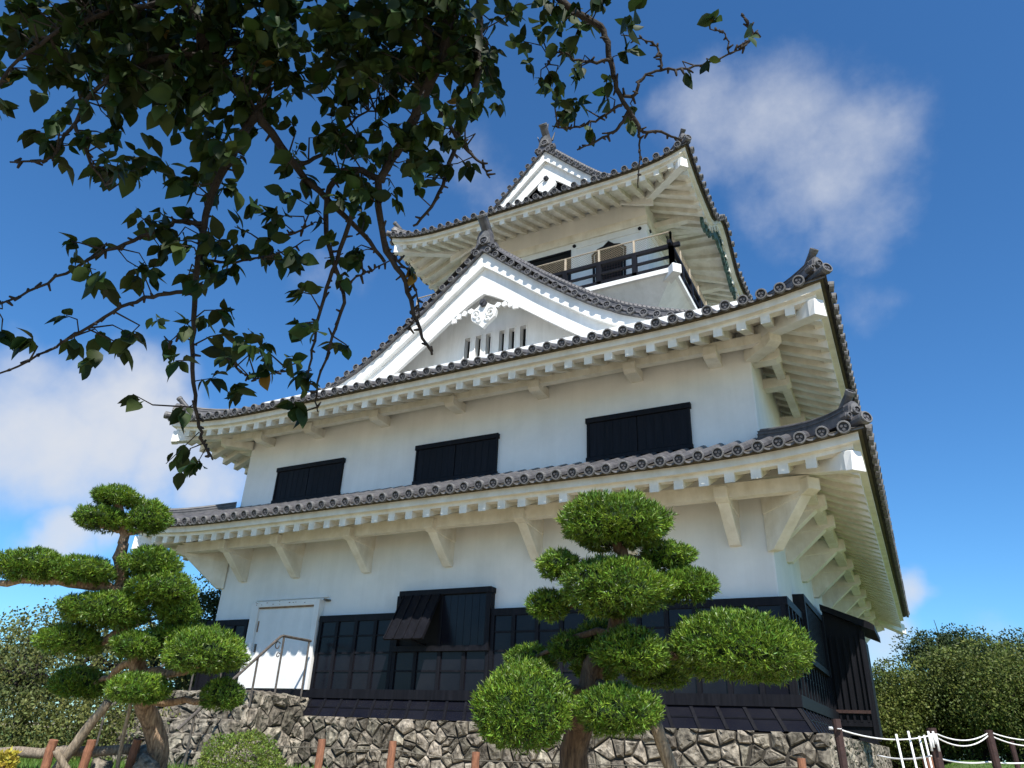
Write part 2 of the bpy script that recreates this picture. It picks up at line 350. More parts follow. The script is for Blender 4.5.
RIDGE = lambda w, h: [(-w, -.1), (-w, h*.22), (-w*.86, h*.24), (-w*.86, h*.42), (-w*.94, h*.44), (-w*.94, h*.50), (-w*.78, h*.52), (-w*.78, h*.70), (-w*.86, h*.72), (-w*.86, h*.77), (-w*.5, h*.79), (-w*.42, h*.93), (-w*.2, h), (w*.2, h), (w*.42, h*.93), (w*.5, h*.79), (w*.86, h*.77), (w*.86, h*.72), (w*.78, h*.70), (w*.78, h*.52), (w*.94, h*.50), (w*.94, h*.44), (w*.86, h*.42), (w*.86, h*.24), (w, h*.22), (w, -.1)]
TM = [M['tile'], M['tile_rim'], M['tile_dark']]

def hip_ridges(roof, parent, dtop, curl=.12, w=.15, h=.27):
    for k in (0, 1, 2, 3):          # corner at the end of side k
        mb = MB(); Ln = roof.ln(k); o = unit(V3(*roof.out[k])+V3(*roof.out[(k+1) % 4])); path = []
        for t in np.linspace(0, 1, 12):
            d = dtop+(.07-dtop)*t; p = roof.P(k, Ln-d, d, .02); p[2] += curl*max(0, (t-.45)/.55)**2.2; path.append(p)
        mb.sweep(path, RIDGE(w, h)); oni(mb, path[-1]+o*.03-V3(0, 0, .07), o, .62)
        c = roof.P(k, Ln+.10, -.10, .08); mb.k = 0; mb.tube([c-o*.5, c+o*.08], .105, 12); disc_cap(mb, c+o*.09, unit(o+V3(0, 0, .15)), .115)
        mb.build('hip_ridge', TM, parent)

RAF = .42
def rafters(roof, parent, ov, pitch=.47, wid=.18, ht=.19, slope=.45, front_single=True, wallo=None):
    """visible front rafters are children of their own; the other three sides one row each"""
    rest = MB()
    for k in range(4):
        Ln = roof.ln(k); m = int((Ln/2-.3)/pitch); al = V3(*roof.along[k])
        for q in range(-m, m+1):
            a = Ln/2+q*pitch
            e = min(a, Ln-a); d1 = min(ov+.05, e-.12)
            if d1 < .3: continue
            sect = []
            for d in (.118, d1):
                x, y = roof.xy(k, a, d); zt = roof.zf-RAF+ht+.02+slope*(d-.12)+roof.lift(k, a)*max(0, 1-max(0, d)/3.0)
                c = V3(x, y, zt); sect.append([c-al*wid/2-V3(0, 0, ht), c+al*wid/2-V3(0, 0, ht), c+al*wid/2, c-al*wid/2])
            mb = MB() if (k == 0 and front_single) else rest
            mb.hexa(sect[0]+sect[1])
            if mb is not rest: mb.build('rafter', M['paint'], parent)
    o = rest.build('rafter_row', M['paint'], parent); o['kind'] = 'stuff'
def eaves(roof, parent, ov, slope=.45):
    roof.band([(-.06, .085), (-.06, .015), (.3, -.01), (.3, .085)], 'eave_board', M['eave_board'], parent)
    roof.band([(0, .0), (0, -.15), (.13, -.15), (.13, .0)], 'fascia', M['paint'], parent)
    roof.band([(.115, -.13), (.115, -.225), (.28, -.225), (.28, -.13)], 'eave_batten', M['paint'], parent)
    z0 = -RAF+.19
    zb = -RAF+.19; roof.band([(.26, zb+slope*.14), (.26, zb+.06+slope*.14), (ov+.1, zb+.06+slope*(ov-.02)), (ov+.1, zb+slope*(ov-.02))], 'soffit', M['paint'], parent)
def hip_rafter(roof, parent, ov, slope=.45):
    for k in range(4):
        mb = MB(); Ln = roof.ln(k); o = unit(V3(*roof.out[k])+V3(*roof.out[(k+1) % 4])); a = V3(-o[1], o[0], 0)
        def pt(d, z): x, y = roof.xy(k, Ln-d, d); return V3(x, y, roof.zf+z+slope*(d-.17)+roof.lift(k, Ln-d)*max(0, 1-max(0, d)/3.0))
        A, B = pt(.16, -.60), pt(ov+.1, -.56)
        for (p, q) in ((A, B),):
            w = .13; mb.hexa([p-a*w, p+a*w, p+a*w+V3(0, 0, .34), p-a*w+V3(0, 0, .34), q-a*w, q+a*w, q+a*w+V3(0, 0, .3), q-a*w+V3(0, 0, .3)])
        w = .14; p = pt(.20, -.61); q = p+o*.17; q[2] -= .03; z1 = V3(0, 0, .36)
        mb.hexa([q-a*w, q+a*w, q+a*w*.72+z1, q-a*w*.72+z1, p-a*w, p+a*w, p+a*w+z1, p-a*w+z1])
        mb.build('hip_rafter', M['gable'], parent, bevel=.012)

# ---- storey walls
mb = MB(); mb.box(-14.92, -.08, .08, DEP-.08, -.6, 4.6); mb.build('storey_wall', M['plaster'], keep, bevel=.02)
mb = MB(); mb.box(-14.9, -.1, .1, DEP-.1, 4.0, 8.3); mb.build('storey_wall', M['plaster'], keep, bevel=.02)
TX0, TX1, TY0, TY1 = -11.26, -3.74, 5.15, 12.05
mb = MB(); mb.box(TX0, TX1, TY0, TY1, 9.0, 16.45); mb.build('storey_wall', M['plaster'], keep, bevel=.02)

# ---- roofs
r1 = Roof(-16.78, 1.78, -1.78, DEP+1.78, 3.81, .24, 4.5, 3.2, [(-1, -.45), (0, 0), (4, 1.8)], [(-1, -.45), (0, 0), (4, 1.8)], 1.95, 99, 1.95)
r2side = [(-1, -.44), (0, 0), (2.8, 1.25), (3.99, 1.70), (4.79, 2.06), (5.65, 2.58), (6.56, 3.30), (7.30, 3.92), (8.34, 4.86), (9.09, 5.55)]
r2 = Roof(-16.59, 1.59, -1.58, DEP+1.58, 6.93, .34, 4.2, 2.8, [(-1, -.44), (0, 0), (2.8, 1.25), (4, 1.8)], r2side, 3.5, 2.20, 9.09)
r3side = [(-1, -.45), (0, 0), (3.54, 1.62), (4.15, 2.15), (4.78, 2.83), (5.71, 3.85)]
kb = lambda y: 1.2*(math.cos(math.pi*y/4.4)**2 if abs(y) < 2.2 else 0)
r3 = Roof(CX-5.71, CX+5.71, 3.2, 14.0, 15.88, .42, 3.2, 3.2, [(-1, -.45), (0, 0), (2, 1.1)], r3side, 1.85, 1.52, 5.71, bump=kb)
SPEC = [('lower_roof', r1, 1.78), ('middle_roof', r2, 1.68), ('upper_roof', r3, 1.95)]
RT = {}
for nm, rf, ov in SPEC:
    o = rf.tiles('roof', keep); RT[nm] = o
    eaves(rf, o, ov); rafters(rf, o, ov); hip_rafter(rf, o, ov)
hip_ridges(r1, RT['lower_roof'], 1.8); hip_ridges(r2, RT['middle_roof'], 2.1, curl=.14); hip_ridges(r3, RT['upper_roof'], 1.5, curl=.12)

# ---- purlins and brackets under the lower two roofs
def ringbeam(name, x0, x1, y0, y1, z0, z1, w):
    mb = MB()
    mb.box(x0, x1, y0, y0+w, z0, z1); mb.box(x0, x1, y1-w, y1, z0, z1)
    mb.box(x1-w, x1, y0+w, y1-w, z0, z1); mb.box(x0, x0+w, y0+w, y1-w, z0, z1); mb.build(name, M['paint'], keep)
ringbeam('purlin', -15.83, .83, -.83, DEP+.83, 3.42, 3.70, .2)
ringbeam('purlin', -15.42, .42, -.42, DEP+.42, 6.84, 7.05, .18)
def bracket(base, o, w=.13, R=1.0, z0=2.70, zt=3.40, reach=.80):
    o = unit(V3(*o)); a = V3(-o[1], o[0], 0); b = V3(base[0], base[1], 0); mb = MB()
    pf = [(-.12, z0), (.03, z0), (reach, zt-.03), (reach, zt+.01), (-.12, zt+.01)]
    mb.prism([b+o*q[0]*R+a*w*.86+V3(0, 0, q[1]) for q in pf], -a*2*w*.86)
    pf = [(-.12, zt-.13), (reach+.02, zt-.055), (reach+.16, zt), (reach+.16, zt+.22), (-.12, zt+.22)]
    mb.prism([b+o*q[0]*R+a*w+V3(0, 0, q[1]) for q in pf], -a*2*w)
    mb.build('bracket', M['paint'], keep, bevel=.008)
for x in (-14.1, -12.2, -9.85, -7.45, -5.12, -2.9, -.78): bracket((x, 0), (0, -1, 0))
for y in (.35, 1.85, 4.0, 6.1, 8.2, 10.3, 12.4, 14.5, 16.4): bracket((0, y), (1, 0, 0)); 
for y in (.35, 4.0, 8.2, 12.4, 16.4): bracket((-15, y), (-1, 0, 0))
for x, y, o in ((0, 0, (1, -1, 0)), (-15, 0, (-1, -1, 0)), (0, DEP, (1, 1, 0))): bracket((x, y), o, R=1.32, z0=2.55)
def beam_end(base, o, R=1.0):
    o = unit(V3(*o)); a = V3(-o[1], o[0], 0); b = V3(base[0], base[1], 0); mb = MB()
    pf = [(-.02, 6.68), (.50*R, 6.68), (.60*R, 6.74), (.60*R, 6.93), (-.02, 6.93)]
    mb.prism([b+o*q[0]+a*.145+V3(0, 0, q[1]) for q in pf], -a*.29); mb.build('beam_end', M['paint'], keep, bevel=.008)
for x in (-14.1, -12.2, -9.87, -7.47, -5.08, -2.67, -.85): beam_end((x, .1), (0, -1, 0))
for y in (.3, 1.7, 4.1, 6.5, 8.9, 11.3, 13.7, 16.): beam_end((-.1, y), (1, 0, 0))
for y in (.3, 4.1): beam_end((-14.9, y), (-1, 0, 0))
for x, y, o in ((-.1, .1, (1, -1, 0)), (-14.9, .1, (-1, -1, 0)), (-.1, DEP-.1, (1, 1, 0))): beam_end((x, y), o, 1.5)

# ---- second-storey shutters
for cx in (-12.36, -7.50, -2.70):
    w = MB(); w.box(cx-1.19, cx+1.19, .075, .15, 4.95, 5.80); w = w.build('window', M['dark'], keep)
    for s in (-1, 1):
        m = MB(); xa, xb = (cx-1.16, cx-.012) if s < 0 else (cx+.012, cx+1.16); m.box(xa, xb, .045, .073, 4.97, 5.80)
        for i in range(1, 6): xx = xa+(xb-xa)*i/6; m.box(xx-.006, xx+.006, .04, .045, 4.99, 5.79)
        m.build('shutter', M['black'], w)
    m = MB(); m.box(cx-1.24, cx+1.24, .0, .15, 5.80, 5.93); m.build('lintel', M['black'], w, bevel=.008)
    m = MB(); m.box(cx-1.21, cx-1.16, .02, .15, 4.95, 5.80); m.box(cx+1.16, cx+1.21, .02, .15, 4.95, 5.80); m.box(cx-1.23, cx+1.23, .01, .15, 4.86, 4.95); m.build('frame', M['black'], w)

# ---- black boarded base
def wains(x0, x1, z1, capz=None):
    m = MB(); m.k = 0; m.box(x0, x1, -.035, .1, .0, z1)
    m.k = 1
    if capz: m.box(x0-.0, x1, -.08, .1, z1, z1+.15)
    n = max(1, round((x1-x0)/.58))
    for i in range(n+1):
        xx = x0+(x1-x0)*i/n; xx = min(max(xx, x0+.05), x1-.05); m.box(xx-.045, xx+.045, -.075, -.035, .0, z1)
    for z in (.395, .80, 1.19):
        if z < z1-.05: m.box(x0, x1, -.055, -.035, z-.02, z+.02)
    return m.build('wainscot', [M['panel'], M['black']], keep)
wains(-15.03, -13.5, 1.53, 1); wains(-11.05, -8.72, 1.53, 1); wains(-8.72, -6.16, .80); wains(-6.16, .035, 1.53, 1)
m = MB(); m.k = 0; m.box(-.1, .034, .11, DEP, .0, 1.529); m.k = 1; m.box(-.1, .08, .11, DEP, 1.53, 1.68); m.box(.036, .08, -.08, .109, 1.53, 1.68)
for i in range(40):
    y = -.02+i*.44; m.box(.035, .075, y, y+.09, 0, 1.53)
for z in (.395, .8, 1.19): m.box(.035, .05, 0, DEP, z-.012, z+.012)
m.build('wainscot', [M['panel'], M['black']], keep)
m = MB(); m.box(-15.13, -13.5, -.13, .09, -.2, .0); m.box(-11.0, .13, -.13, .09, -.2, 0); m.box(-13.5, -11.0, -.09, .09, -.2, -.03); m.box(-.1, .13, .092, DEP+.1, -.2, 0)
m.build('sill_beam', M['black'], keep)
def skirt(p0, p1, o, ends):      # flared boarding below the sill, p0->p1 along the wall
    p0, p1, o = V3(*p0), V3(*p1), V3(*o); t = unit(p1-p0); m = MB(); za, zb = -.2, -.6; oa, ob = .08, .34
    A, B = p0+o*oa-t*ends[0]*oa, p1+o*oa+t*ends[1]*oa; C, D = p0+o*ob-t*ends[0]*ob, p1+o*ob+t*ends[1]*ob
    f = lambda q, z: q+V3(0, 0, z)
    m.k = 0; m.hexa([f(C, zb), f(D, zb), f(p1, zb), f(p0, zb), f(A, za), f(B, za), f(p1, za), f(p0, za)])
    n = int(np.linalg.norm(p1-p0)/.47); nrm = unit(o*(za-zb)+V3(0, 0, ob-oa))*.022; m.k = 1
    for i in range(n+1):
        s_ = i/n; a, b = A+(B-A)*s_, C+(D-C)*s_; h = t*.032
        if i == 0: a, b = a+h, b+h
        if i == n: a, b = a-h, b-h
        a, b = f(a, za), f(b, zb); m.hexa([b-h, b+h, b+h+nrm, b-h+nrm, a-h, a+h, a+h+nrm, a-h+nrm])
    for s_ in (.52,):
        a, b = A+(C-A)*s_, B+(D-B)*s_; z = za+(zb-za)*s_; m.hexa([f(a, z-.012), f(b, z-.012), f(b, z-.012)+nrm*.7, f(a, z-.012)+nrm*.7, f(a, z+.012), f(b, z+.012), f(b, z+.012)+nrm*.7, f(a, z+.012)+nrm*.7])
    m.build('skirt_board', [M['panel'], M['black']], keep)
skirt((-10.95, -.002, 0), (.0, -.002, 0), (0, -1, 0), (0, 1)); skirt((.002, 0, 0), (.002, DEP, 0), (1, 0, 0), (1, 0)); skirt((-15, -.002, 0), (-13.95, -.002, 0), (0, -1, 0), (1, 0))

# ---- ground floor awning window
w = MB(); w.box(-8.66, -6.22, -.03, .1, .82, 2.06); w = w.build('window', M['dark'], keep)
m = MB(); m.box(-8.64, -6.14, -.15, .1, 2.03, 2.16); m.build('lintel', M['black'], w, bevel=.01)
m = MB(); m.box(-8.70, -8.60, -.12, .1, .80, 2.05); m.box(-6.28, -6.16, -.12, .1, .80, 2.05); m.box(-7.50, -7.42, -.09, -.03, .92, 2.05); m.box(-8.70, -6.18, -.14, .1, .802, .92); m.build('frame', M['black'], w)
m = MB(); m.box(-7.42, -6.28, -.07, -.03, .92, 2.05)
for i in range(1, 6): xx = -7.42+1.14*i/6; m.box(xx-.006, xx+.006, -.078, -.07, .94, 2.04)
m.build('shutter', M['panel'], w)
m = MB(); th = R_(30); hy, hz, Lh = -.10, 2.02, 1.20; dy, dz = -math.sin(th), -math.cos(th); ny, nz = dz, -dy   # pushed-out shutter
ny, nz = -math.cos(th), math.sin(th)
P_ = lambda x, s_, t_: V3(x, hy+dy*s_+ny*t_, hz+dz*s_+nz*t_)
m.hexa([P_(-8.52, Lh, 0), P_(-7.47, Lh, 0), P_(-7.47, Lh, .045), P_(-8.52, Lh, .045), P_(-8.52, 0, 0), P_(-7.47, 0, 0), P_(-7.47, 0, .045), P_(-8.52, 0, .045)])
for i in range(5):
    xx = -8.50+1.01*i/4; m.hexa([P_(xx-.018, Lh, .045), P_(xx+.018, Lh, .045), P_(xx+.018, Lh, .07), P_(xx-.018, Lh, .07), P_(xx-.018, 0, .045), P_(xx+.018, 0, .045), P_(xx+.018, 0, .07), P_(xx-.018, 0, .07)])
m.build('awning_shutter', M['black'], w)
m = MB(); m.tube([P_(-7.9, Lh-.05, -.01), (-7.85, -.04, .95)], .018, 6); m.build('stay', M['black'], w)

# ---- white door
d = MB(); d.box(-13.17, -11.27, -.05, .1, .0, 1.96); d = d.build('door', M['plaster'], keep)
m = MB(); m.box(-13.42, -13.17, -.12, .1, -.03, 2.10); m.box(-11.27, -11.10, -.12, .1, -.03, 2.10); m.box(-13.17, -11.27, -.12, .1, 1.96, 2.10); m.build('frame', M['plaster'], d, bevel=.01)
m = MB(); m.box(-13.17, -11.27, -.09, -.052, 1.925, 1.958)
for i in range(14): x = -13.4+random.random()*2.2; z = 2.0+random.random()*.09; m.box(x, x+.02+.03*random.random(), -.124, -.118, z, z+.015)
m.box(-13.15, -13.11, -.062, -.05, 1.35, 1.62); m.build('rust_mark', M['rustmark'], d)
m = MB(); m.box(-13.10, -13.06, -.09, -.05, .85, 1.05); m.build('handle', M['iron'], d)
m = MB(); m.tube([(-10.98, .09, 2.08), (-10.98, -.09, 2.08)], .03, 8); m.box(-11.05, -10.91, .03, .09, 2.055, 2.10); m.build('lamp_bracket', M['iron'], d)
m = MB(); m.box(-13.46, -10.98, .03, .1, 2.16, 2.185); m.build('drip_moulding', M['plaster'], d)

# ---- lattice window and porch on the right side
w = MB(); w.box(-.1, .045, 1.9, 4.9, .75, 1.95); w = w.build('window', M['dark'], keep)
m = MB(); m.box(-.1, .15, 1.88, 2.02, .70, 2.06); m.box(-.1, .17, 4.86, 5.02, .70, 2.08); m.box(-.1, .15, 2.02, 4.86, 1.93, 2.06); m.box(-.1, .15, 2.02, 4.86, .70, .82); m.build('frame', M['black'], w)
m = MB()
for i in range(13): y = 2.12+i*.21; m.box(.05, .12, y, y+.07, .82, 1.93)
m.build('lattice', M['black'], w)
pc = MB(); pc.box(.06, .90, 5.95, 8.0, -.5, 1.75); pc = pc.build('porch', M['black'], keep)
m = MB(); pf = [(.05, 2.34), (1.22, 1.80), (1.22, 1.94), (1.12, 2.02), (.05, 2.48)]
m.prism([(q[0], 5.72, q[1]) for q in pf], (0, 2.3, 0)); m.build('roof', M['black'], pc)
m = MB(); m.box(.84, .96, 5.88, 6.02, -.6, 1.84); m.build('post', M['black'], pc)
m = MB()
for i in range(5): x = .14+i*.15; m.box(x, x+.05, 5.89, 5.95, -.2, 1.75)
m.box(.1, .84, 5.9, 5.95, -.3, -.16); m.build('slat', M['black'], pc)
m = MB(); m.box(.08, .84, 5.86, 5.91, -.02, .05); m.build('threshold', M['rust'], pc)
m = MB(); m.prism([(.06, 5.96, 1.75), (.9, 5.96, 1.75), (.92, 5.96, 1.93), (.06, 5.96, 2.34)], (0, .05, 0)); m.build('gable_board', M['black'], pc)

# ---- front gables
def gable(roofobj, roof, yv, yw, prof, zi, bh1, bh2, wallz, label, umax, slots=None, tile_r=.1):
    """prof: (u, z) of the bargeboard top edge, u = distance from the middle"""
    fz = lambda u: float(np.interp(u, [q[0] for q in prof], [q[1] for q in prof]))
    us = np.linspace(0, umax, 26); wl = MB()
    top = lambda u: fz(u)-.05
    # wall with slots
    if slots:
        xs = sorted(slots); edges = [-umax+.05]+[q for sl in xs for q in sl]+[umax-.05]; zt = slots_top; 
        for i in range(0, len(edges), 2):
            a, b = edges[i], edges[i+1]; k = max(2, int((b-a)/.25)); pts = [(CX+u, yw, wallz) for u in (a, b)]
            topl = [(CX+u, yw, min(zt, top(abs(u)))) for u in np.linspace(b, a, k+1)]
            wl.prism(pts+topl, (0, .22, 0))
        a, b = xs[0][0], xs[-1][1]
        uu = [u for u in np.linspace(-umax, umax, 81) if top(abs(u)) > zt]
        wl.prism([(CX+uu[0], yw, zt), (CX+uu[-1], yw, zt)]+[(CX+u, yw, top(abs(u))) for u in uu[::-1]], (0, .22, 0))
    else:
        uu = np.linspace(-umax+.05, umax-.05, 41); wl.prism([(CX+uu[0], yw, wallz), (CX+uu[-1], yw, wallz)]+[(CX+u, yw, top(abs(u))) for u in uu[::-1]], (0, .22, 0))
    g_ = wl.build('gable', M['gable'] if slots else M['dark'], keep)
    for (za, zb, y0, y1, nm) in ((0, bh1, yv, yv+.14, 'bargeboard'), (bh1-.03, bh1+bh2, yv+.145, yv+.25, 'inner_bargeboard')):
        for s in (-1, 1):
            m = MB(); vs = []
            for u in us:
                k1 = 1+.55*math.exp(-u/.9)*(.5 if nm == 'bargeboard' else .8)
                tz = fz(u); za_ = za*(1+.55*math.exp(-u/.9)*.5) if za else 0; zb_ = zb*(1+.35*math.exp(-u/.9))
                for (y, z) in ((y0, tz-zb_), (y0, tz-za_), (y1, tz-za_), (y1, tz-zb_)): vs.append((CX+s*u, y, z))
            m.add(vs, [(j*4+i, (j+1)*4+i, (j+1)*4+(i+1) % 4, j*4+(i+1) % 4) for j in range(25) for i in range(4)]+[(0, 1, 2, 3), (100, 101, 102, 103)])
            m.build(nm, M['gable'], g_)
    # soffit between verge and wall
    for s in (-1, 1):
        m = MB(); vs = []
        for u in us: vs += [(CX+s*u, yv+.1, fz(u)-.06), (CX+s*u, yw+.1, fz(u)-.06), (CX+s*u, yw+.1, fz(u)+.02), (CX+s*u, yv+.1, fz(u)+.02)]
        m.add(vs, [(j*4+i, (j+1)*4+i, (j+1)*4+(i+1) % 4, j*4+(i+1) % 4) for j in range(25) for i in range(4)]); m.build('verge_soffit', M['gable'], g_)
    # verge tiles
    m = MB(); L_ = [0]; 
    fine_ = np.linspace(0, umax, 400); zz = np.array([fz(u) for u in fine_]); arc = np.concatenate([[0], np.cumsum(np.hypot(np.diff(fine_), np.diff(zz)))])
    for s in (-1, 1):
        for q in np.arange(.26, arc[-1], .362):
            u = np.interp(q, arc, fine_); c = V3(CX+s*u, 0, fz(u)+.12)
            m.k = 0; m.tube([c+V3(0, yv-.12, 0), c+V3(0, yv+.42, .02)], tile_r, 10, cap=False); disc_cap(m, c+V3(0, yv-.13, 0), (0, -1, 0), tile_r*1.05)
        vs = []
        for u in us: vs += [(CX+s*u, yv-.105, fz(u)+.005), (CX+s*u, yv-.105, fz(u)+.07), (CX+s*u, yv+.5, fz(u)+.09), (CX+s*u, yv+.5, fz(u)+.0)]
        m.add(vs, [(j*4+i, (j+1)*4+i, (j+1)*4+(i+1) % 4, j*4+(i+1) % 4) for j in range(25) for i in range(4)], 0)
        path = [(CX+s*u, yv+.36, fz(u)+.12) for u in np.linspace(.15, umax+.1, 24)]
        m.k = 0; m.sweep(path, RIDGE(.16, .42), side=(0, 1, 0))
        for q in np.arange(.3, arc[-1], .13):        # lapped ridge tiles
            u = np.interp(q, arc, fine_); u2 = np.interp(q+.085, arc, fine_); m.tube([(CX+s*u, yv+.36, fz(u)+.50), (CX+s*u2, yv+.36, fz(u2)+.485)], [.095, .085], 9)
    m.build('verge_tile', TM, g_)
    return g_, fz
slots_top = 10.0
sl6 = [(-1.05, -.86), (-.67, -.49), (-.31, -.15), (.14, .31), (.47, .65), (.84, 1.03)]
prof2 = [(0, 12.25), (.75, 11.61), (1.79, 10.74), (2.53, 10.17), (3.44, 9.5), (4.3, 9.0), (5.1, 8.65), (5.9, 8.36), (6.9, 8.05)]
g2, f2 = gable(RT['middle_roof'], r2, .75, 1.72, prof2, 0, .36, .66, 8.15, '', 5.95, slots=sl6)
m = MB(); m.box(CX-1.2, CX+1.2, 1.90, 1.97, 8.2, 10.05); m.build('slot_backing', M['dark'], g2)
for sl in sl6:
    m = MB(); m.box(CX+sl[0]-.03, CX+sl[0], 1.70, 1.74, 8.2, 10.0); m.box(CX+sl[1], CX+sl[1]+.03, 1.70, 1.74, 8.2, 10.0); m.box(CX+sl[0]-.03, CX+sl[1]+.03, 1.69, 1.74, 10.0, 10.04); m.build('slot_frame', M['gable'], g2)
prof3 = [(0, 19.72), (.93, 18.75), (1.56, 18.10), (2.17, 17.52), (2.9, 17.12), (3.7, 16.80), (4.3, 16.6)]
g3, f3 = gable(RT['upper_roof'], r3, 4.73, 5.20, prof3, 0, .34, .52, 16.9, '', 4.1, tile_r=.098)
# main ridges
for (roofobj, ya, yb, z, sc) in ((RT['middle_roof'], .86, 4.3, 12.45, 1.15), (RT['upper_roof'], 4.82, 12.7, 19.92, 1.1)):
    m = MB(); m.sweep([(CX, ya, z), (CX, (ya+yb)/2, z), (CX, yb, z)], RIDGE(.2, .5)); oni(m, (CX, ya-.06, z-.22), (0, -1, 0), sc*1.12, 1.25)
    if z > 15: m.k = 0; m.tube([(CX, ya, z+.45), (CX-.02, ya-.02, z+1.05), (CX+.04, ya+.05, z+1.35)], [.15, .09, .02], 8); m.tube([(CX-.25, ya, z+.35), (CX-.38, ya-.03, z+.75)], [.05, .015], 6); m.tube([(CX+.25, ya, z+.35), (CX+.38, ya-.03, z+.7)], [.05, .015], 6)
    m.build('main_ridge', TM, roofobj)
# gable pendants
def pendant(c, sc, parent, scrolls=True):
    c = V3(*c); m = MB()
    sil = [(-.05, .42), (-.20, .30), (-.34, .22), (-.40, .08), (-.36, -.10), (-.22, -.20), (-.12, -.28), (0, -.40), (.12, -.28), (.22, -.20), (.36, -.10), (.40, .08), (.34, .22), (.20, .30), (.05, .42)]
    m.prism([c+V3(q[0]*sc, 0, q[1]*sc) for q in sil], (0, .12, 0))
    if scrolls:
        for s in (-1, 1):
            for (ax, az, r0, n0) in ((.22, .03, .15, 1.4), (.14, -.14, .10, 1.1)):
                pts = []
                for t in np.linspace(0, 1, 16): a = t*n0*2*math.pi+1.0; r = r0*(1-t*.75); pts.append(c+V3(s*(ax+r*math.cos(a))*sc, -.02, (az+r*math.sin(a))*sc))
                m.tube(pts, .03*sc, 6)
            for (dx, dz, ln, an) in ((.42, .26, .26, .1), (.62, .24, .24, -.35), (.80, .18, .22, -.5), (.95, .08, .2, -.7)):
                p = c+V3(s*dx*sc, .02, (dz-.02)*sc); q = V3(math.cos(an)*s, 0, math.sin(an)); nn = V3(-q[2], 0, q[0])
                m.prism([p-q*ln*.45*sc, p-nn*.09*sc, p+q*ln*.6*sc, p+nn*.09*sc], (0, .06, 0))
    o = m.build('pendant', M['gable'], parent, bevel=.012)
    b = MB(); hexg = [(.11*math.cos(k*math.pi/3), .11*math.sin(k*math.pi/3)) for k in range(6)]
    b.prism([c+V3(q[0]*sc, -.10, (.36+q[1])*sc) for q in hexg], (0, .14, 0)); b.tube([c+V3(0, -.10, .36*sc), c+V3(0, -.15, .36*sc)], .05*sc, 8); b.build('boss', M['tile_dark'], o)
pendant((CX+.13, .74, 10.02), 1.05, g2); pendant((CX+.08, 4.76, 17.98), .95, g3, False)

# ---- tower storey: trim, openings, balcony
m = MB(); m.box(TX0-.06, TX1+.06, TY0-.06, TY1+.06, 15.28, 15.62); m.build('frieze_beam', M['paint'], keep)
m = MB(); m.box(TX0-.035, TX1+.035, TY0-.035, TY1+.035, 15.0, 15.22); m.build('tie_beam', M['plaster'], keep)
for x in (-11.0, -8.7, -6.41, -3.97): m = MB(); m.tube([(x, TY0-.034, 15.11), (x, TY0-.075, 15.11)], .065, 12); m.build('nail_cover', M['black'], keep)
m = MB(); m.tube([(TX1+.034, TY0+.25, 15.11), (TX1+.075, TY0+.25, 15.11)], .065, 12); m.build('nail_cover', M['black'], keep)
for x in (TX0+.12, -8.65, -6.45, TX1-.12): m = MB(); m.box(x-.12, x+.12, TY0-.03, TY0-.002, 12.4, 15.0); m.build('pillar', M['plaster'], keep)
w = MB(); w.box(-8.4, -6.6, TY0-.02, TY0-.002, 12.5, 14.92); w = w.build('doorway', M['dark'], keep)
m = MB(); m.box(-8.46, -8.38, TY0-.06, TY0-.002, 12.45, 14.98); m.box(-6.62, -6.54, TY0-.06, TY0-.002, 12.45, 14.98); m.box(-8.46, -6.54, TY0-.065, TY0-.002, 14.9, 14.99); m.build('frame', M['black'], w)
bell = [(-.56, 12.75), (-.56, 13.9), (-.60, 14.55), (-.40, 14.72), (-.18, 14.78), (0, 14.95), (.18, 14.78), (.40, 14.72), (.60, 14.55), (.56, 13.9), (.56, 12.75)]
w = MB(); w.prism([(-5.12+q[0]*.88, TY0-.002, q[1]-.06) for q in bell], (0, -.02, 0)); w = w.build('bell_window', M['dark'], keep)
m = MB(); m.tube([(-5.12+q[0], TY0-.03, q[1]-.04) for q in bell], .045, 6); m.build('frame', M['black'], w)
m = MB()
for i in range(9): x = -5.52+i*.1; m.box(x-.012, x+.012, TY0-.04, TY0-.022, 12.75, 14.5)
for i in range(16): z = 12.85+i*.105; m.box(-5.56, -4.68, TY0-.045, TY0-.04, z-.012, z+.012)
m.build('lattice', M['rust'], w)
BX0, BX1, BY0, BY1 = CX-4.93, CX+4.93, 3.98, 13.22; BZ = 12.42
fl = MB(); fl.box(BX0, BX1, BY0, BY1, BZ-.16, BZ); fl = fl.build('balcony', M['gable'], keep)
m = MB(); zt, zb = BZ-.16, 11.35; i_ = .12
T = [(BX0+i_, BY0+i_, zt), (BX1-i_, BY0+i_, zt), (BX1-i_, BY1-i_, zt), (BX0+i_, BY1-i_, zt)]; Bq = [(TX0, TY0, zb), (TX1, TY0, zb), (TX1, TY1, zb), (TX0, TY1, zb)]
m.add(Bq+T, [(0, 1, 5, 4), (1, 2, 6, 5), (2, 3, 7, 6), (3, 0, 4, 7)]); m.build('coved_soffit', M['gable'], fl)
for (x, y, o) in ((BX1, BY0, (1, -1)), (BX0, BY0, (-1, -1)), (CX+1.6, BY0, (0, -1)), (CX-1.6, BY0, (0, -1)), (BX1, CY-1.6, (1, 0)), (BX1, CY+1.6, (1, 0))):
    o = unit(V3(o[0], o[1], 0)); a = V3(-o[1], o[0], 0); m = MB(); c = V3(x, y, BZ-.30); m.hexa([c-o*.55-a*.15, c+o*.13-a*.15, c+o*.13+a*.15, c-o*.55+a*.15]+[p+V3(0, 0, .32) for p in (c-o*.55-a*.15, c+o*.13-a*.15, c+o*.13+a*.15, c-o*.55+a*.15)]); m.build('joist_end', M['gable'], fl, bevel=.012)
ins = .1
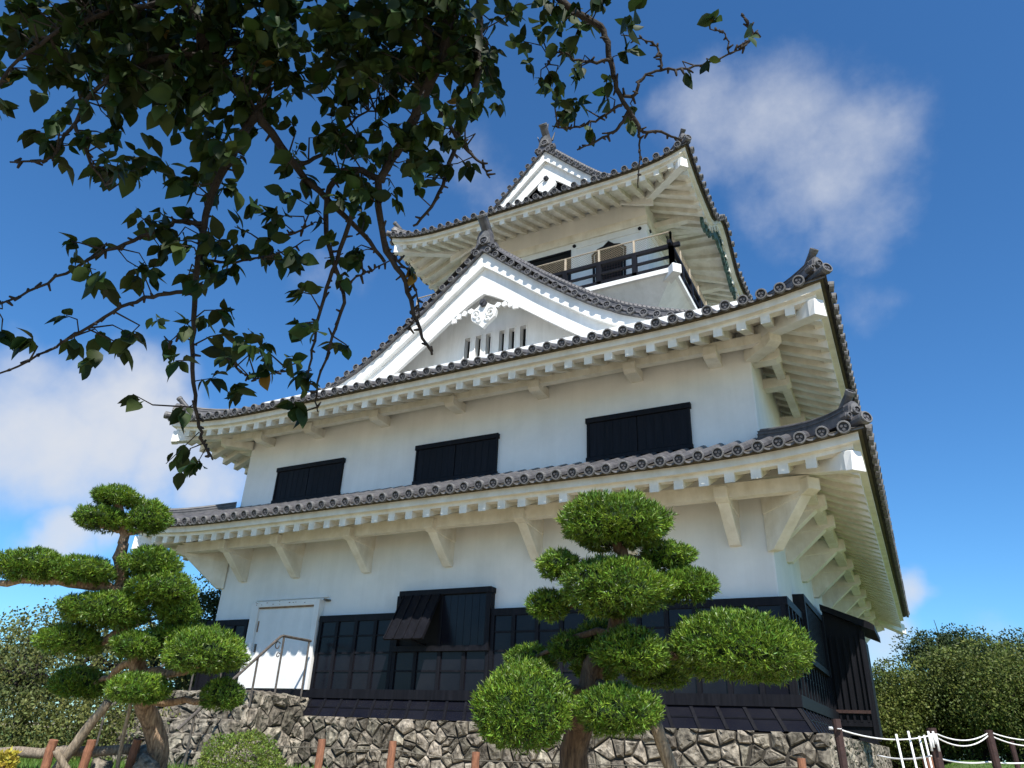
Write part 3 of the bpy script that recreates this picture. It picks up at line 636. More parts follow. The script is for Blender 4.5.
def rail_side(p, q):
    p, q = V3(*p), V3(*q); t = unit(q-p); nrm = V3(t[1], -t[0], 0); ln = np.linalg.norm(q-p)
    for (z0, z1, wd, nm, ext) in ((BZ+.02, BZ+.14, .075, 'rail_base', 0), (BZ+.42, BZ+.50, .035, 'middle_rail', 0), (BZ+.80, BZ+.92, .06, 'top_rail', .28)):
        m = MB(); a, b = p-t*ext+V3(0, 0, z0), q+t*ext+V3(0, 0, z0); h = V3(0, 0, z1-z0); m.hexa([a-nrm*wd, b-nrm*wd, b+nrm*wd, a+nrm*wd]+[x+h for x in (a-nrm*wd, b-nrm*wd, b+nrm*wd, a+nrm*wd)]); m.build(nm, M['black'], fl)
    n = max(2, round(ln/1.18))
    for i in range(n+1):
        c = p+t*ln*i/n; m = MB(); m.box(c[0]-.075, c[0]+.075, c[1]-.075, c[1]+.075, BZ, BZ+(.97 if i in (0, n) else .80)); m.build('rail_post', M['black'], fl)
        m = MB(); c2 = c-nrm*0+V3(0, 0, 0); m.box(c2[0]-.03, c2[0]+.03, c2[1]-.03, c2[1]+.03, BZ+.92, BZ+1.42); m.build('net_post', M['rail_wood'], fl)
    m = MB(); m.tube([p+V3(0, 0, BZ+1.42), q+V3(0, 0, BZ+1.42)], .022, 6); m.build('guard_wire', M['rail_wood'], fl)
    m = MB(); st = .085; k = int(ln/st)
    for i in range(-6, k):
        for s in (1, -1):
            a0 = i*st if s > 0 else i*st+.5; a1 = a0+s*.5; z0, z1 = BZ+.92, BZ+1.42
            if min(a0, a1) < 0 or max(a0, a1) > ln: continue
            m.tube([p+t*a0+V3(0, 0, z0), p+t*a1+V3(0, 0, z1)], .0045, 3, cap=False)
    m.build('net', M['net'], fl)
rail_side((BX0+ins, BY0+ins, 0), (BX1-ins, BY0+ins, 0)); rail_side((BX1-ins, BY0+ins, 0), (BX1-ins, BY1-ins, 0))
# karahafu carving under the curved side eave
m = MB(); vs = []; ys = np.linspace(-2.6, 2.6, 41)
for y in ys:
    a = y+r3.ln(1)/2; zt = r3.zf+r3.lift(1, a)-.24; dp = .30+.28*math.exp(-(y/.9)**2)+.07*math.sin(y*7.5)+.05*math.sin(y*17)
    vs += [(r3.r[1]-.20, CY+y, zt-dp), (r3.r[1]-.20, CY+y, zt), (r3.r[1]-.30, CY+y, zt), (r3.r[1]-.30, CY+y, zt-dp)]
m.add(vs, [(j*4+i, (j+1)*4+i, (j+1)*4+(i+1) % 4, j*4+(i+1) % 4) for j in range(40) for i in range(4)]+[(0, 1, 2, 3), (160, 161, 162, 163)])
for i in range(26):
    y = -2.4+4.8*random.random(); a = y+r3.ln(1)/2; zt = r3.zf+r3.lift(1, a)-.42; pts = [V3(r3.r[1]-.17, CY+y+.11*math.cos(t)*(1-t/9), zt+.11*math.sin(t)*(1-t/9)) for t in np.linspace(0, 7, 12)]; m.tube(pts, .025, 5)
m.build('eave_carving', M['copper'], RT['upper_roof'])
for s in (-1, 1): m = MB(); m.box(TX1, r3.r[1]-.25, CY+s*2.35-.12, CY+s*2.35+.12, 15.78, 16.02); m.build('eave_beam', M['paint'], RT['upper_roof'])

# ------------------------------------------------------------------ rubble stone walls
def clip(poly, n, c):
    out = []
    for i in range(len(poly)):
        a, b = poly[i], poly[(i+1) % len(poly)]; da, db = a@n-c, b@n-c
        if da <= 0: out.append(a)
        if (da < 0) != (db < 0): out.append(a+(b-a)*da/(da-db))
    return out
def rubble(mb, org, U, Vv, Nn, w, h, cell=.31, bul=.055, gap=.016, rows=None):
    """irregular stones filling a w x h rectangle at org spanned by U (along), Vv (up), facing Nn"""
    org, U, Vv, Nn = [np.array(q, float) for q in (org, U, Vv, Nn)]
    nx = max(1, int(w/cell)); ny = rows or max(1, int(h/(cell*.8))); pts = []
    for i in range(-1, nx+1):
        for j in range(-1, ny+1):
            pts.append(np.array([(i+.5+(.5 if j % 2 else 0)*.7+rng.uniform(-.36, .36))*w/nx, (j+.5+rng.uniform(-.34, .34))*h/ny]))
    pts = [p for p in pts if rng.random() > .16]+[p+rng.uniform(-.45, .45, 2)*cell for p in pts if rng.random() < .22]
    P2 = np.array(pts)
    for k, p in enumerate(pts):
        if not (-.3 < p[0] < w+.3 and -.3 < p[1] < h+.3): continue
        poly = [np.array(q, float) for q in ((0, 0), (w, 0), (w, h), (0, h))]
        dd = np.linalg.norm(P2-p, axis=1)
        for j in np.argsort(dd)[1:18]:
            q = P2[j]; n = q-p; ln = np.linalg.norm(n); n = n/ln; poly = clip(poly, n, (p+q)/2@n-gap*rng.uniform(.3, 1.6))
            if len(poly) < 3: break
        if len(poly) < 3 or np.ptp(np.array(poly), axis=0).min() < .03: continue
        ct = np.mean(poly, axis=0)
        ring = []
        for i in range(len(poly)):
            a, b = poly[i], poly[(i+1) % len(poly)]; k2 = max(1, int(np.linalg.norm(b-a)/.16))
            for t in range(k2): ring.append(a+(b-a)*t/k2)
        n = len(ring); b0 = rng.uniform(.3, 1)*bul; tilt = rng.uniform(-.12, .12, 2)
        f3_ = lambda q, d: org+U*q[0]+Vv*q[1]+Nn*d
        vs = [f3_(q, -.06) for q in ring]
        jit = lambda: rng.uniform(-.02, .02)
        vs += [f3_(q+(ct-q)*.03, .0+(q-ct)@tilt+jit()) for q in ring]
        vs += [f3_(q+(ct-q)*(.16+rng.uniform(0, .08)), b0*.7+(q-ct)@tilt+jit()) for q in ring]
        vs += [f3_(q+(ct-q)*(.55+rng.uniform(-.1, .1)), b0+(q-ct)@tilt*.8+jit()*1.4) for q in ring]
        vs += [f3_(ct, b0*1.1+jit())]
        fs = [(r*n+i, r*n+(i+1) % n, (r+1)*n+(i+1) % n, (r+1)*n+i) for r in range(3) for i in range(n)]+[(3*n+i, 3*n+(i+1) % n, 4*n) for i in range(n)]
        mb.add(vs, fs, 0)
SX1, SY0, SZT, SZB = .52, -.55, -.60, -2.4
sw = MB(); rubble(sw, (-17.5, SY0, SZB), (1, 0, 0), (0, 0, 1), (0, -1, 0), 17.5+SX1, SZT-SZB)
rubble(sw, (SX1, SY0, SZB), (0, 1, 0), (0, 0, 1), (1, 0, 0), DEP+1.2, SZT-SZB)
sw.k = 1; sw.box(-17.5, SX1-.035, SY0+.035, DEP+.6, SZB, SZT-.03)
sw.build('stone_base', [M['stone'], M['mortar']], keep)
# top course
st = thing('stone_steps', 'rough stone steps climbing to the white door', 'steps', (-12.45, -2., -1.7))
sx0, sx1 = -13.95, -10.95
def block(y0, y1, zt, nm):
    b = MB(); b.k = 1; b.box(sx0+.03, sx1-.03, y0+.03, y1, -2.2, zt-.03); b.k = 0
    hh = .56 if zt > -.3 else .31
    rubble(b, (sx0, y0, zt-hh), (1, 0, 0), (0, 0, 1), (0, -1, 0), sx1-sx0, hh, cell=.5, rows=2 if hh > .4 else 1, bul=.05)
    rubble(b, (sx1, y0, -2.0), (0, 1, 0), (0, 0, 1), (1, 0, 0), y1-y0, zt+2.0, cell=.40)
    rubble(b, (sx0, y0, zt), (1, 0, 0), (0, 1, 0), (0, 0, 1), sx1-sx0, min(y1-y0, 1.3), cell=.5, bul=.03, rows=2 if zt > -.3 else 1)
    b.build(nm, [M['stone'], M['mortar']], st)
block(-1.75, -.14, -.20, 'landing')
for i in range(5): block(-1.75-.34*(i+1), -1.75-.34*i, -.5-.30*i, 'step')
def handrail(x, label, scroll):
    h = thing('handrail', label, 'handrail', (x, -1.2, -.2))
    m = MB(); m.tube([(x, -.35, 1.05), (x, -1.30, 1.05), (x, -1.38, 1.02), (x, -3.7, -1.0)], .032, 8); m.build('rail', M['iron'], h)
    for y, zb in ((-.40, -.2), (-1.26, -.2), (-1.95, -.5), (-3.35, -1.7)):
        zt = 1.05 if y > -1.3 else 1.02-(-1.38-y)*.871; m = MB(); m.tube([(x, y, zb), (x, y, zt)], .024, 8); m.build('post', M['iron'], h)
    if scroll:
        m = MB()
        for (cy, cz, r) in ((-1.42, .82, .10), (-1.36, .62, .06)): m.tube([(x, cy+r*math.cos(t)*(1-t/12), cz+r*math.sin(t)*(1-t/12)) for t in np.linspace(.6, 6.5, 14)], .012, 5)
        m.build('scroll', M['iron'], h)
handrail(-10.98, 'brown iron handrail with a small scroll, in front of the white door', True)
handrail(-13.75, 'plain iron handrail on the far side of the stone steps, mostly behind the pine', False)

# ------------------------------------------------------------------ foliage tools
def blades(C, D, L_, Wd, curve=.0):
    """thin kite leaves at C along D, length L_, width Wd -> verts, quads"""
    n = len(C); rv = unit(np.cross(D, rng.normal(size=(n, 3)))); L_ = L_[:, None]; Wd = Wd[:, None]
    V = np.stack([C, C+D*L_*.45+rv*Wd, C+D*L_, C+D*L_*.45-rv*Wd], 1).reshape(-1, 3)
    return V, np.arange(4*n).reshape(n, 4)
def bump_r(dirs, seed, amp=.12, fr=3.2):
    r_ = np.random.default_rng(seed); k = r_.normal(size=(6, 3))*fr; ph = r_.uniform(0, 6.28, 6)
    return 1+amp*np.mean(np.sin(dirs@k.T+ph), axis=1)*2
def pad(name, c, rx, rz, ry, parent, seed, dens=1.0, tilt=0.):
    c = np.array(c, float); ax = np.array([CR[0], CR[1], 0]); ax /= np.linalg.norm(ax); ay = np.array([-ax[1], ax[0], 0]); az = np.array([0, 0, 1.])
    if tilt: ax, az = ax*math.cos(tilt)+az*math.sin(tilt), az*math.cos(tilt)-ax*math.sin(tilt)
    B = np.stack([ax, ay, az]); rad = np.array([rx, ry, rz])
    n = int(2000*dens*(rx*rz+rx*ry+ry*rz)/.45)
    d = unit(rng.normal(size=(n, 3))); d = d[(d[:, 2] > -.93)]; n = len(d)
    gapn = np.mean(np.sin(d@np.random.default_rng(seed+3).normal(size=(5, 3)).T*5+np.arange(5)), axis=1); d = d[(gapn > -.42) | (rng.random(n) < .45)]; n = len(d)
    rr = bump_r(d, seed)*(1-.16*rng.random(n)**2+.07*rng.random(n)**6)*bump_r(d, seed+7, .075, 11)
    sq = np.where(d[:, 2] < 0, .78, 1.0)
    loc = d*rad*rr[:, None]; loc[:, 2] *= sq
    base = c+loc@B; nr = unit((d/rad))@B
    up = np.array([0, 0, 1.])
    k = 7; axis = unit(nr*.62+up*.5+rng.normal(size=(n, 3))*.3)
    C = np.repeat(base-axis*.015, k, 0)+np.repeat(axis, k, 0)*(rng.random(n*k)*.035)[:, None]; D = unit(np.repeat(axis, k, 0)+rng.normal(size=(n*k, 3))*.5)
    V, Q = blades(C, D, rng.uniform(.036, .082, n*k), rng.uniform(.0042, .0075, n*k))
    o = mesh_np(name, V, Q, M['needle'], parent)
    # inner twig mass
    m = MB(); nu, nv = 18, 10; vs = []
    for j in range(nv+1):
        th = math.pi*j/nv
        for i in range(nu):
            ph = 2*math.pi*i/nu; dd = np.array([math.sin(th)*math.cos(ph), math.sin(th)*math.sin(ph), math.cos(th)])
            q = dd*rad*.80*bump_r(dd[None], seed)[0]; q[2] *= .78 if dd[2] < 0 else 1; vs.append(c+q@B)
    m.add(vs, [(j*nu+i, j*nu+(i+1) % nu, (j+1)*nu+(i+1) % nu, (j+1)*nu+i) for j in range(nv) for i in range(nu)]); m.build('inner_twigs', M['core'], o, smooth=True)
    return o
def limb(pts, r0, r1, n=10, sub=4, wob=.02):
    pts = [np.array(p, float) for p in pts]; out = []; k = len(pts)
    for i in range(k-1):        # catmull-rom
        p0, p1, p2, p3 = pts[max(i-1, 0)], pts[i], pts[i+1], pts[min(i+2, k-1)]
        for t in np.arange(sub)/sub: out.append(.5*((2*p1)+(p2-p0)*t+(2*p0-5*p1+4*p2-p3)*t*t+(3*p1-p0-3*p2+p3)*t**3))
    out.append(pts[-1]); m = len(out); out = [p+rng.normal(size=3)*wob*(0 < i < m-1) for i, p in enumerate(out)]
    return out, [r0+(r1-r0)*i/(m-1) for i in range(m)]
def topiary(label, t0, base_px, trunk_px, rad, pads, branches, bark, psc=.91):
    b = at(*base_px, t0); b[2] = float(ground_z(b[0], b[1]))
    tr = thing('garden_pine', label, 'tree', b)
    pts = [b-V3(0, 0, .1)]+[at(px, py, t0) for px, py in trunk_px]
    p, r = limb(pts, rad[0], rad[1], wob=.025); r[0] *= 1.25; r[1] *= 1.1
    m = MB(); m.tube(p, r, 12); m.build('trunk', bark, tr, smooth=True)
    for i, (px, py, rx, rz, dt, tl) in enumerate(pads):
        t = t0+dt; k = t/FPX; pad('foliage_pad', at(px, py, t), rx*k*psc, rz*k*psc*1.03, rx*k*.85, tr, 100+i+int(px), tilt=tl)
    for br in branches:
        p, r = limb([at(px, py, t0+dt) for px, py, dt in br[1:]], br[0], br[0]*.45, wob=.02); m = MB(); m.tube(p, r, 8); m.build('branch', bark, tr, smooth=True)
    return tr
topiary('large trained garden pine with rounded foliage pads in front of the middle of the castle', 8.6, (573, 800), [(574, 745), (584, 700), (600, 655), (622, 605), (621, 560), (616, 535)], (.19, .05),
    [(614, 526, 58, 31, 0, 0), (559, 567, 22, 15, -.1, 0), (667, 558, 28, 14, .1, 0), (617, 591, 54, 31, -.35, 0), (686, 588, 32, 18, -.1, 0), (548, 607, 22, 16, 0, 0), (738, 650, 70, 38, -.5, -.06),
     (630, 655, 40, 24, -.45, 0), (572, 650, 24, 15, .2, 0), (531, 664, 25, 16, .45, 0), (522, 713, 52, 44, -.6, 0), (618, 714, 42, 27, -.75, 0), (658, 675, 30, 15, .3, 0), (606, 638, 30, 17, .4, 0), (596, 668, 24, 17, .5, 0)],
    [(.07, (605, 650, 0), (660, 655, -.3), (735, 660, -.5)), (.06, (590, 690, 0), (560, 695, -.3), (525, 720, -.6)), (.06, (592, 680, 0), (612, 690, -.5), (620, 715, -.7)), (.05, (610, 630, 0), (575, 640, .1), (530, 660, .4)),
     (.05, (620, 600, 0), (655, 595, 0), (685, 592, -.1)), (.04, (621, 590, 0), (590, 600, 0), (550, 608, 0)), (.04, (620, 560, 0), (590, 565, 0), (560, 570, -.1)), (.04, (620, 560, 0), (645, 560, .1), (667, 560, .1)), (.05, (600, 660, 0), (640, 670, .2), (660, 676, .3))], M['bark_shaded'])
topiary('tall trained garden pine with tiered cloud pads at the left beside the stone steps', 11.0, (160, 800), [(155, 742), (147, 707), (137, 664), (128, 625), (121, 570), (121, 548), (124, 530), (117, 503)], (.165, .05),
    [(116, 498, 25, 11, 0, 0), (101, 520, 27, 12, -.1, 0), (149, 520, 22, 20, .1, 0), (33, 569, 38, 19, -.3, 0), (84, 573, 33, 15, -.3, 0), (151, 565, 31, 17, 0, 0), (161, 590, 35, 20, -.1, 0), (177, 611, 25, 16, 0, 0),
     (103, 612, 43, 20, -.3, 0), (70, 641, 36, 16, -.3, 0), (136, 646, 25, 15, -.4, 0), (180, 637, 28, 15, 0, 0), (204, 654, 43, 24, -.4, 0), (80, 685, 30, 17, .2, 0), (138, 691, 34, 17, -.7, 0), (223, 697, 22, 17, -.3, 0)],
    [(.10, (122, 590, 0), (95, 585, -.2), (45, 578, -.3), (0, 583, -.3)), (.08, (128, 625, 0), (105, 640, -.2), (72, 650, -.3)), (.08, (140, 675, 0), (175, 672, -.2), (205, 665, -.4)), (.07, (146, 700, 0), (185, 700, -.2), (222, 702, -.3)),
     (.06, (135, 660, 0), (110, 675, .1), (82, 690, .2)), (.05, (126, 610, 0), (115, 615, -.2), (103, 618, -.3)), (.05, (124, 600, 0), (145, 600, 0), (165, 598, 0)), (.05, (147, 705, 0), (143, 700, -.4), (138, 696, -.7)), (.04, (123, 532, 0), (110, 528, 0), (100, 524, -.1)), (.04, (124, 535, 0), (138, 530, 0), (149, 525, .1))], M['bark'], .85)

# props, bush
def pole(name, label, cat, a, b, r0, r1, mat, group=None):
    p, r = limb([a, (a+b)/2, b], r0, r1, wob=.006); m = MB(); m.tube(p, r, 10); return tag(m.build(name, mat, smooth=True), label, cat, group)
def to_ground(px, py, t, dx=0):
    p = at(px, py, t); p[2] = float(ground_z(p[0], p[1]))-.05; return p
pole('support_pole', 'grey timber pole propping the large garden pine on its right', 'pole', to_ground(692, 800, 8.2), at(655, 722, 8.3), .085, .07, M['prop'])
pole('support_pole', 'thick weathered pole slanting up to the left pine', 'pole', to_ground(40, 800, 10.4), at(108, 702, 10.7), .085, .065, M['prop'])
pole('support_pole', 'thin upright cane under the left pine', 'pole', to_ground(112, 790, 10.5), at(131, 700, 10.6), .03, .025, M['prop'])
pole('support_pole', 'short pale pole crossing behind the log rail at far left', 'pole', to_ground(76, 790, 10.2), at(56, 750, 10.2), .05, .045, M['prop'])
def leaf_ball(name, c, r, n, ls, mat, parent, flat=1., core=True, seed=1, inner=.55):
    d = unit(rng.normal(size=(n, 3))); rr = bump_r(d, seed, .16, 3.5)*(inner+(1-inner)*rng.random(n)**.5); P = c+d*np.array(r)*rr[:, None]
    D = unit(d*.6+rng.normal(size=(n, 3))*.7+np.array([0, 0, .3])); V, Q = blades(P, D, rng.uniform(.7, 1.3, n)*ls, rng.uniform(.22, .34, n)*ls); return mesh_np(name, V, Q, mat, parent)
b = at(240, 772, 9.6); bz = float(ground_z(b[0], b[1])); bush = thing('clipped_shrub', 'small round clipped light green shrub below the stone steps', 'shrub', (b[0], b[1], bz))
leaf_ball('foliage', np.array([b[0], b[1], b[2]]), (.55, .55, .45), 9000, .035, M['shrub'], bush, seed=3, inner=.8)
m = MB(); m.tube([(b[0], b[1], bz-.05), (b[0], b[1], b[2])], .05, 8); m.build('stem', M['bark'], bush)
b = at(4, 762, 10.0); bz = float(ground_z(b[0], b[1])); ys = thing('yellow_shrub', 'yellow leaved low shrub at the lower left edge', 'shrub', (b[0], b[1], bz))
leaf_ball('foliage', b, (.16, .16, .13), 600, .06, M['yellow'], ys, seed=5); m = MB(); m.tube([(b[0], b[1], bz-.05), tuple(b)], .03, 6); m.build('stem', M['bark'], ys)

# stakes with wire
def stake(px, py, t, r, label, lean=(0, 0), group='short reddish stakes round the planting bed'):
    a = at(px, py, t); g0 = V3(a[0]-lean[0], a[1], float(ground_z(a[0], a[1]))-.1); m = MB(); p, rr = limb([g0, (a+g0)/2, a], r*1.05, r, wob=.004); m.tube(p, rr, 12)
    return tag(m.build('wooden_stake', M['stake'], smooth=False), label, 'stake', group), a
W_ = []
for (px, py, t, lab) in ((322, 739, 10.6, 'reddish stake by the stone wall just right of the round clipped shrub'), (393, 741, 10.6, 'reddish stake by the stone wall under the awning window'), (476, 752, 10.3, 'reddish stake at the left edge of the large pine'), (801, 758, 9.6, 'low reddish stake below the right corner of the castle')):
    W_.append(stake(px, py, t, .055, lab)[1])
m = MB(); ends = [at(262, 744, 10.6)]+[p-V3(0, 0, .11) for p in W_]
for a, b in zip(ends[:-1], ends[1:]): m.tube([a, (a+b)/2-V3(0, 0, .02), b], .008, 5)
tag(m.build('wire_line', M['wire']), 'thin wire strung between the reddish stakes along the stone wall', 'wire')
for (px, py, t, ln, lab) in ((54, 740, 10.4, .05, 'leftmost reddish stake against the log rail'), (92, 740, 10.5, .08, 'reddish stake against the log rail below the slanting pole'), (138, 739, 10.9, .1, 'reddish stake against the log rail close to the left pine trunk')):
    stake(px, py, t, .06, lab, (ln, 0), 'short reddish stakes along the log rail')
lr = [at(-40, 753, 10.6), at(40, 753, 10.6), at(140, 749, 11.0)]
p, r = limb(lr, .075, .07, wob=.01); m = MB(); m.tube(p, r, 10); tag(m.build('log_rail', M['log'], smooth=True), 'long grey log lying as a rail across the stakes at lower left', 'rail')
# low boulders by the pine foot
for (px, py, t, s_, lab) in ((146, 767, 10.6, .15, 'grey boulder at the foot of the left pine'), (101, 768, 10.7, .13, 'pale pointed boulder behind the log rail'), (143, 755, 11.4, .13, 'small boulder between the left pine trunk and the steps')):
    c = at(px, py, t); d = unit(np.array([(math.sin(th)*math.cos(ph), math.sin(th)*math.sin(ph), math.cos(th)) for th in np.linspace(0, math.pi, 9) for ph in np.linspace(0, 2*math.pi, 13)[:-1]]))
    rr = bump_r(d, int(px), .3, 2.5); V = c+d*np.array([s_*1.3, s_, s_])*rr[:, None]; Q = np.array([(j*12+i, j*12+(i+1) % 12, (j+1)*12+(i+1) % 12, (j+1)*12+i) for j in range(8) for i in range(12)])
    tag(mesh_np('boulder', V, Q, M['stone']), lab, 'rock', 'boulders at lower left')

# rope fence on the right
posts = [(836, 719, 768+20, 6.2, .035, 'rusty iron post standing before the right corner of the stone wall'), (931, 728, 800, 7.0, .045, 'rusty iron post with a knot of white rope'), (988, 730, 800, 7.6, .04, 'rusty iron post at the right end of the rope fence'), (1011, 741, 800, 10.2, .035, 'farthest thin rusty post of the rope fence')]
tops = []
for (px, py, q, t, r, lab) in posts:
    a = at(px, py, t); m = MB(); m.tube([(a[0]+.03, a[1], float(ground_z(a[0], a[1]))-.1), a], r, 10); tag(m.build('iron_post', M['rust'], smooth=False), lab, 'post', 'rope fence posts'); tops.append(a)
def sag(a, b, s_): return [a+(b-a)*t-V3(0, 0, s_*4*t*(1-t)) for t in np.linspace(0, 1, 14)]
m = MB(); A = [at(829, 728, 6.2)]+[tops[0]-V3(0, 0, .075), tops[1]-V3(0, 0, .06), tops[2]-V3(0, 0, .045), at(1060, 738, 7.8)]
m.tube([A[0], A[1]], .014, 6)
for i, s_ in ((1, .06), (2, .10), (3, .09)): m.tube(sag(A[i], A[i+1], s_), .0065, 6); 
for i, s_ in ((2, .075), (3, .06)): m.tube(sag(A[i]+V3(0, 0, .03), A[i+1]+V3(0, 0, .02), s_), .0065, 6)
m.tube([A[1]+V3(.02, -.05, .02*math.sin(3*t)) for t in np.linspace(0, 2, 3)], .02, 6)
kx = tops[1]-V3(0, .05, .10)
for i in range(4): m.tube([kx+V3(-.03+.02*i, -.01, .07-.02*(i % 2)), kx+V3(-.027+.02*i, -.02, -.10+.03*(i % 3))], .011, 6)
tag(m.build('rope', M['white'], smooth=True), 'white rope sagging between the rusty iron posts, upper line', 'rope')
m = MB()
B_ = [at(878, 755.5, 7.6), at(931, 756, 7.02), at(988, 762, 7.6), at(1060, 758, 8.2)]
for i in range(3): m.tube(sag(B_[i], B_[i+1], .03), .009, 6)
tag(m.build('rope', M['white'], smooth=True), 'thin white rope of the lower line, just above the lawn', 'rope')
for (px, py, t, lab) in ((896, 734, 6.6, 'white stick leftmost in the group beside the stone wall'), (908, 731, 6.8, 'tallest white stick of the group at the rope fence'), (919, 736, 6.9, 'white stick just left of the roped post'), (924, 735, 7.3, 'thin white stick half behind the one next to the roped post')):
    a = at(px, py, t); m = MB(); m.tube([(a[0]+.06, a[1], float(ground_z(a[0], a[1]))-.1), a], .0095, 8); tag(m.build('white_stick', M['white'], smooth=True), lab, 'stick', 'white sticks at the rope fence')
stake(931, 757, 7.4, .085, 'stout reddish stump at the foot of the roped post', (0, 0), None)

# ------------------------------------------------------------------ background trees
def tree(x, y, h, w, nleaf, ls, mat, label, group, name='broadleaf_tree', trunk_h=.35, seed=0, clumps=40, openness=.22, flat=.8):
    z0 = float(ground_z(x, y)); r_ = np.random.default_rng(seed); t = thing(name, label, 'tree', (x, y, z0), group)
    c0 = np.array([x, y, z0+h*(1+trunk_h)/2]); R0 = np.array([w/2, w/2, h*(1-trunk_h)/2])
    d = unit(r_.normal(size=(clumps, 3))); cc = c0+d*R0*(r_.random(clumps)**.4*.86)[:, None]
    cr = r_.uniform(.6, 1.25, clumps)*w*openness
    per = nleaf//clumps; P = []; D = []
    for c, r in zip(cc, cr):
        dd = unit(r_.normal(size=(per, 3))); rad = r*(.45+.55*r_.random(per)**.5); q = c+dd*rad[:, None]*np.array([1, 1, flat]); P.append(q); D.append(unit(dd*.5+r_.normal(size=(per, 3))*.6+np.array([0, 0, -.1])))
    P = np.concatenate(P); D = np.concatenate(D); keepm = P[:, 2] > z0+.1; P, D = P[keepm], D[keepm]; n = len(P)
    V, Q = blades(P, D, r_.uniform(.7, 1.4, n)*ls, r_.uniform(.25, .4, n)*ls); mesh_np('crown', V, Q, mat, t)
    m = MB(); tp = c0+np.array([0, 0, R0[2]*.4]); p, r = limb([(x, y, z0-.2), (x+.1*w*r_.normal()*.4, y, z0+h*.3), tuple(tp)], w*.035+.04, .03, wob=.04); m.tube(p, r, 8); m.build('trunk', M['bark_dark'], t, smooth=True)
    m = MB()
    for i in range(min(14, clumps)):
        s_ = V3(x, y, z0+h*r_.uniform(.25, .6)); e = cc[i]; p, r = limb([s_, (s_+e)/2+r_.normal(size=3)*.15, e], w*.014+.015, .012, wob=.03); m.tube(p, r, 5)
    m.build('limbs', M['bark_dark'], t, smooth=True); return t
def ppos(px, t):                      # ground position seen below column px, t metres off
    d = ray(px, 740); d = d/np.hypot(d[0], d[1]); return CAM[0]+d[0]*t, CAM[1]+d[1]*t
RW = 'woodland trees to the right of the castle'
for i, (px, t, h, w, nl, mt, lab) in enumerate((
    (895, 40, 4.4, 5.4, 30000, 'leaf_a', 'rounded olive tree nearest the castle at the edge of the right woodland'),
    (935, 41, 4.7, 6.0, 32000, 'leaf_a', 'broad olive tree behind the roped post in the right woodland'),
    (980, 40, 4.4, 6.2, 30000, 'leaf_a', 'olive tree behind the rightmost iron post'),
    (1022, 39, 4.7, 6.2, 28000, 'leaf_a', 'olive tree cut by the right edge of the photo'),
    (966, 43, 5.9, 4.2, 12000, 'leaf_b', 'tall dark pine crown rising above the right woodland'),
    (1028, 44, 5.5, 4.5, 10000, 'leaf_b', 'dark tree crown behind at the right edge'))):
    x, y = ppos(px, t); tree(x, y, h, w, nl, .12, M[mt], lab, RW, seed=20+i, clumps=48, trunk_h=.08 if mt == 'leaf_a' else .6, openness=.19)
for i in range(6):
    px = 850+i*40; x, y = ppos(px, 47+2*(i % 2)); tree(x, y, 3.4, 7, 8000, .18, M['leaf_b'], 'dark undergrowth tree filling the back of the right woodland', 'undergrowth behind the right woodland', seed=60+i, clumps=30, trunk_h=.02, openness=.25)
# bare twig
x, y = ppos(943, 46); bt = thing('bare_tree', 'thin bare twigs sticking out above the right woodland', 'tree', (x, y, float(ground_z(x, y))))
top = at(940, 634, 40); m = MB(); m.tube([(x, y, float(ground_z(x, y))), (top+V3(x, y, 0))*V3(.5, .5, 1)-V3(0, 0, 1.2), top], [.12, .07, .03], 6); m.build('trunk', M['bark_dark'], bt)
m = MB()
for i in range(14): e = top+rng.normal(size=3)*np.array([.45, .3, .25]); m.tube([top-V3(0, 0, .9*rng.random()), e], [.03, .012], 4)
m.build('limbs', M['bark_dark'], bt)
LW = 'open trees behind the left pine'
for i, (px, t, h, w, nl, ls, mt, lab) in enumerate((
    (200, 27, 7.6, 3.6, 20000, .10, 'leaf_b', 'dark tree standing just behind the left corner of the castle'),
    (135, 26, 5.3, 4.2, 7000, .085, 'leaf_c', 'loose pale tree behind the trunk of the left pine'),
    (75, 24, 4.6, 4.6, 8000, .08, 'leaf_c', 'loose pale tree behind the lower pads of the left pine'),
    (15, 21, 3.3, 3.8, 7000, .075, 'leaf_c', 'pale tree at the left edge below the long pine branch'),
    (-20, 24, 3.4, 4.0, 5000, .08, 'leaf_c', 'pale tree cut by the left edge of the photo'),
    (165, 33, 4.9, 5.0, 6000, .10, 'leaf_c', 'pale tree farther back between the left pine and the castle'))):
    x, y = ppos(px, t); tree(x, y, h, w, nl, ls, M[mt], lab, LW, seed=40+i, clumps=70 if i else 90, trunk_h=.06, openness=.12 if i else .15, flat=.6)
x0, y0 = ppos(-30, 20); x1, y1 = ppos(190, 21); n = 22000; s_ = rng.random(n)
P = np.stack([x0+(x1-x0)*s_, y0+(y1-y0)*s_, np.zeros(n)], 1)+rng.normal(size=(n, 3))*np.array([.7, .7, .0]); P[:, 2] = ground_z(P[:, 0], P[:, 1])+rng.random(n)**1.8*1.4
V, Q = blades(P, unit(rng.normal(size=(n, 3))+np.array([0, 0, .8])), rng.uniform(.05, .11, n), rng.uniform(.015, .028, n)); tag(mesh_np('undergrowth', V, Q, M['leaf_c']), 'mixed undergrowth below the trees at left', 'undergrowth', kind='stuff')
